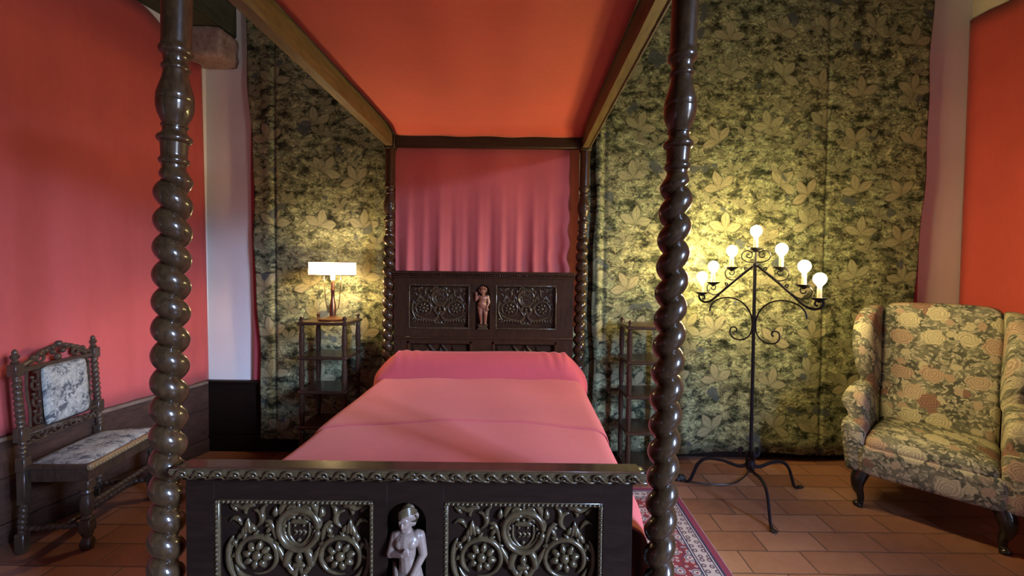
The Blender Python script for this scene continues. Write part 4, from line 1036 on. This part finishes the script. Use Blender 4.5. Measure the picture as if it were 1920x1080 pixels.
# ------------------------------------------------------------------ wing armchair
ac = thing('wing_armchair', 'wing armchair in rose-patterned upholstery on dark cabriole legs', 'armchair', (2.44, 2.525, 0), math.radians(-47))
def loft(sections, cap=True, closed=False): b = MB(); b.rings(sections, cap, closed); return b
def sec(hx, hy, r, f, k=3):
    return [f(p[0], p[1]) for p in roundrect(hx, hy, r, k)]
# back: slab leaning backwards, arched top
secs = []
for i, (z, hx, th, yb) in enumerate(((.30, .275, .07, .215), (.45, .275, .075, .235), (.65, .278, .07, .262), (.85, .285, .066, .288), (1.0, .292, .062, .308), (1.12, .290, .056, .325), (1.18, .272, .050, .333), (1.205, .24, .036, .336))):
    P = roundrect(hx, th, .045 if th > .05 else .03, 3)
    secs.append([Vector((p[0], yb+p[1]+.018*math.cos(p[0]/hx*1.4)*(-1 if p[1] < 0 else 0), z+(.040*(1-(p[0]/.30)**2) if z > 1.1 else (.015 if z > .95 else 0)*(1-(p[0]/.3)**2)))) for p in P])
o = obj('back', loft(secs), FLORAL, ac, 180); subsurf(o, 2)
for s_ in (-1, 1):
    # wing: rolled upright pad flaring forward and outward
    secs = []
    for (z, yfr, ybk, xo, th) in ((.60, .10, .24, .300, .030), (.68, .085, .26, .305, .040), (.78, .020, .28, .318, .052), (.90, -.020, .30, .328, .058), (1.02, -.020, .32, .332, .058), (1.11, .020, .33, .328, .054), (1.17, .10, .33, .315, .044), (1.195, .18, .33, .300, .028)):
        cy = (yfr+ybk)/2; hy = (ybk-yfr)/2
        secs.append([Vector((s_*(xo+p[0]+.022*(-(p[1])/hy if p[1] < 0 else 0)), cy+p[1], z)) for p in roundrect(th, hy, min(th, hy)*.95, 3)])
    o = obj('wing', loft(secs), FLORAL, ac, 180); subsurf(o, 2)
    # arm: outward-rolling pad with a flat front panel
    secs = []
    for (y, xo, w_, zt) in ((.26, .315, .055, .65), (.12, .318, .060, .675), (.0, .326, .066, .672), (-.10, .334, .070, .650), (-.165, .338, .072, .622), (-.192, .338, .066, .605)):
        zt += .028; prof = [(-.045, .28), (-.048, .40), (-.046, zt-.08), (-.042, zt-.022), (-.012, zt), (.042, zt+.002), (.074, zt-.018), (.078, zt-.052), (.054, zt-.080), (.038, zt-.11), (.030, .40), (.028, .28)]
        secs.append([Vector((s_*(xo+p[0]*w_/.07), y, p[1])) for p in prof])
    o = obj('arm', loft(secs), FLORAL, ac, 180); subsurf(o, 2)
    # front post of the arm, a padded upright below the roll
    secs = []
    for (z, w_, yf, xo) in ((.20, .046, -.300, .318), (.24, .050, -.306, .320), (.32, .053, -.308, .324), (.40, .058, -.304, .330), (.480, .062, -.298, .338), (.505, .050, -.286, .338)):
        secs.append([Vector((s_*(xo+p[0]), (yf-.12)/2+p[1]+.03, z)) for p in roundrect(w_, (-.12-yf)/2+.03, .03, 3)])
    o = obj('arm_front', loft(secs), FLORAL, ac, 180); subsurf(o, 2)
# seat deck and front border in one, cushion on top
secs = []
for (z, hx, yf) in ((.195, .300, -.300), (.22, .306, -.312), (.30, .308, -.318), (.365, .306, -.316), (.392, .296, -.306)):
    secs.append([Vector((p[0], (yf+.30)/2+p[1], z)) for p in roundrect(hx, (.30-yf)/2, .035, 3)])
o = obj('seat_base', loft(secs), FLORAL, ac, 180); subsurf(o, 2)
secs = []
for (z, hx, yf, cr) in ((.340, .255, -.280, 0), (.370, .278, -.306, 0), (.400, .280, -.306, .012), (.428, .272, -.288, .025), (.446, .24, -.24, .035), (.452, .12, -.10, .045)):
    secs.append([Vector((p[0], (yf+.20)/2+p[1], z+cr*(1-(p[0]/.3)**2)*.6)) for p in roundrect(hx, (.20-yf)/2, .05 if hx > .2 else .04, 3)])
o = obj('seat_cushion', loft(secs), FLORAL, ac, 180); subsurf(o, 2)
for sx in (-1, 1):
    b = MB(); P = [(sx*.285, -.262, .215), (sx*.300, -.280, .165), (sx*.302, -.285, .120), (sx*.290, -.270, .070), (sx*.288, -.268, .030), (sx*.298, -.282, .010), (sx*.302, -.288, .002)]
    rr = [.042, .038, .030, .020, .0165, .027, .024]
    b.tube(spline(P, 5), lambda t: (lambda q: lerp(rr[int(q)], rr[min(int(q)+1, 6)], q-int(q)))(min(t*6, 6)), 14, (0, 1, 0)); obj('leg', b, W_LEG, ac)
    b = MB(); b.tube([Vector((sx*.26, .25, .215)), Vector((sx*.265, .27, .1)), Vector((sx*.27, .31, 0))], lambda t: .024-.006*t, 10, (0, 1, 0)); obj('leg', b, W_LEG, ac)

# ------------------------------------------------------------------ small carved chair by the left wall
sx0 = fl(44, 660, .98); sx1 = fl(181, 634, .98); print('CHAIR', sx0, sx1, fl(55, 1018), fl(158, 1035), fl(153, 889, .43)); sx0.z = sx1.z = 0; cx_ = (sx0+sx1)/2
ang = math.atan2(sx1.y-sx0.y, sx1.x-sx0.x)
ch = thing('carved_chair', 'small carved oak chair with barley-twist uprights and grey floral seat', 'chair', (cx_.x, cx_.y, 0), ang)
# local: x along the back (left to right as seen), y into the wall (+), front is -y
HB = .225
def twist_rod(b, p, q, r0, r1, pitch, hand=1, n=12):
    p, q = Vector(p), Vector(q); L = (q-p).length; N = max(8, int(L/pitch*9)); ax = (q-p).normalized()
    Q = Vector((0, 0, 1)).rotation_difference(ax).to_matrix(); rs = []
    for i in range(N+1):
        z = L*i/N; ph = hand*2*PI*z/pitch; e = min(1, z/.015, (L-z)/.015)
        rs.append([p+Q @ Vector((math.cos(a)*r, math.sin(a)*r, z)) for a in [2*PI*j/n for j in range(n)] for r in [lerp(.5*(r0+r1), r0+(r1-r0)*abs(math.sin((a-ph)/2))**.7, max(e, 0))]])
    b.rings(rs)
def lean(z): return .03*max(0, (z-.43)/.55)**1.2
for s_ in (-1, 1):
    x = s_*HB; b = MB()
    b.box(x-.02, x+.02, -.02, .02, .40, .47, .003)
    twist_rod(b, (x, 0, .47), (x, lean(.54), .545), .010, .017, .024, s_)
    b.box(x-.021, x+.021, lean(.58)-.02, lean(.58)+.02, .545, .615, .003)
    twist_rod(b, (x, lean(.6), .615), (x, lean(.86), .865), .010, .0185, .029, s_)
    b.box(x-.022, x+.022, lean(.89)-.02, lean(.89)+.02, .865, .925, .003)
    b.lathe([(0, .012), (.008, .019), (.014, .012), (.022, .010), (.030, .017), (.040, .018), (.048, .010), (.056, .012), (.064, .009), (.072, .003)], (x, lean(.93), .924), 12)
    b.box(x-.018, x+.018, -.018, .018, .24, .40, .003); twist_rod(b, (x, 0, .24), (x, .01, .10), .011, .019, .028, s_); b.box(x-.02, x+.02, -.01, .03, .0, .10, .004)
    obj('back_post', b, W_CHAIR, ch)
def carve_strip(b, p, q, wd, n, seed, y=-.012):
    rnd = random.Random(seed); p, q = Vector(p), Vector(q); d = (q-p).normalized(); s = Vector((0, 1, 0)).cross(d)
    for i in range(n):
        t = (i+.5)/n; c = p.lerp(q, t)+Vector((0, y, 0)); a = rnd.uniform(0, 1)
        sg = 1 if i % 2 else -1
        pts = [c+d*(wd*.55*math.cos(k*.55))*1.0+s*(sg*wd*.5*math.sin(k*.55)*(1-k*.05)) for k in range(9)]
        b.tube(pts, lambda q_: wd*.15*(1-.5*q_), 6, (0, 1, 0), 1.1); b.sphere(c+s*(-sg*wd*.3), wd*.2, 7, 5)
b = MB()
yb_ = lambda z: lean(z)
b.box(-HB, HB, yb_(.58)-.012, yb_(.58)+.012, .575, .598, .004); b.box(-HB, HB, yb_(.88)-.012, yb_(.88)+.012, .875, .900, .004)
carve_strip(b, (-HB+.02, yb_(.56), .548), (HB-.02, yb_(.56), .548), .036, 9, 1); b.box(-HB, HB, yb_(.53)-.008, yb_(.53)+.008, .52, .532, .003)
for s_ in (-1, 1):
    carve_strip(b, (s_*.150, yb_(.61), .61), (s_*.150, yb_(.86), .865), .045, 6, 3+s_); b.box(s_*.115-.008, s_*.115+.008, yb_(.7)-.012+.0, yb_(.8)+.012, .598, .875, .003)
    b.tube(spline([(s_*.178, yb_(.61), .60), (s_*.172, yb_(.7), .68), (s_*.182, yb_(.78), .78), (s_*.175, yb_(.86), .875)], 4), .006, 6)
# pierced arched crest
P = [(-HB+.02, .905), (-.13, .935), (-.08, .962), (0, .975), (.08, .962), (.13, .935), (HB-.02, .905)]
b.tube(spline([(p[0], yb_(p[1]), p[1]) for p in P], 6), .0125, 8)
for s_ in (-1, 1):
    b.tube([Vector((s_*(.105+.030*(1-.6*i/14)*math.cos(.5+i*.42)), yb_(.92)-.004, .925+.026*(1-.6*i/14)*math.sin(.5+i*.42))) for i in range(15)], .0075, 7)
    b.tube(spline([(s_*.17, yb_(.9), .905), (s_*.13, yb_(.9), .925), (s_*.075, yb_(.92), .955), (s_*.04, yb_(.94), .960)], 5), .009, 7)
    for k in range(4): b.sphere((s_*(.04+.035*k), yb_(.93)-.006, .972-.011*k), .013, 8, 6)
    b.sphere((s_*.028, yb_(.92), .945), .014, 8, 6)
b.sphere((0, yb_(.93)-.005, .985), .018, 10, 7); b.sphere((0, yb_(.93), .915), .016, 8, 6, (1, 1, 1.3))
obj('back_frame', b, W_CHAIR, ch)
def pad_fn(x0, x1, z0, z1, dep):
    def fn(u, v):
        x = lerp(x0, x1, u); z = lerp(z0, z1, v); e = (1-abs(2*u-1)**14)*(1-abs(2*v-1)**14)
        return Vector((x, yb_(z)-.012-dep*e, z))
    return fn
b = MB(); b.grid(pad_fn(-.118, .118, .598, .874, .016), 24, 24); o = obj('back_pad', b, NEEDLE, ch, 180); solid(o, .02, 1)
# seat: wider in front, carved front edge
FH = .270; SD = .31
def seat_slab(z0, z1, inset, r=.0):
    P = [(-HB-.01+inset, -.0-inset*0), (-FH+inset, -SD+inset), (FH-inset, -SD+inset), (HB+.01-inset, 0)]
    n = 4; vs = [Vector((p[0], p[1], z0)) for p in P]+[Vector((p[0], p[1], z1)) for p in P]
    return vs, [(3, 2, 1, 0), (4, 5, 6, 7)]+[(i, (i+1) % 4, 4+(i+1) % 4, 4+i) for i in range(4)]
b = MB(); b.add(*seat_slab(.345, .412, .014)); b.add(*seat_slab(.412, .430, 0)); so = obj('seat_frame', b, W_CHAIR, ch)
b = MB(); b.box(-FH-.002, FH+.002, -SD-.008, -SD+.012, .405, .433, .004)
for i in range(26): b.sphere((lerp(-FH, FH, (i+.5)/26), -SD-.008, .419), .0085, 7, 5)
obj('carved_edge', b, W_EDGE, so)
def seat_pad(u, v):
    y = lerp(-.012, -SD+.016, v); hw = lerp(HB-.010, FH-.016, v); x = lerp(-hw, hw, u); e = (1-abs(2*u-1)**6)*(1-abs(2*v-1)**6)
    return Vector((x, y, .428+.024*e))
b = MB(); b.grid(seat_pad, 26, 26); obj('seat_pad', b, NEEDLE, ch, 180)
for s_ in (-1, 1):
    x = s_*(FH-.035); y = -SD+.038
    b = MB(); b.box(x-.026, x+.026, y-.026, y+.026, .30, .350, .004)
    b.lathe([(.0, .020), (.004, .026), (.03, .031), (.05, .024), (.06, .017), (.075, .024), (.085, .024)], (x, y, 0), 14)
    b.box(x-.024, x+.024, y-.024, y+.024, .085, .15, .004); b.lathe([(.15, .017), (.158, .026), (.17, .018), (.20, .026), (.24, .029), (.275, .021), (.285, .027), (.30, .022)], (x, y, 0), 14)
    obj('front_leg', b, W_CHAIR, ch)
    b = MB(); twist_rod(b, (x, y, .118), (s_*HB, .0, .118), .008, .016, .030, s_); obj('stretcher', b, W_CHAIR, ch)
b = MB(); twist_rod(b, (-(FH-.035), -SD+.038, .215), (FH-.035, -SD+.038, .215), .008, .016, .030); obj('stretcher', b, W_CHAIR, ch)
b = MB(); twist_rod(b, (-.22, -.17, .118), (.22, -.17, .118), .008, .016, .030); obj('stretcher', b, W_CHAIR, ch)
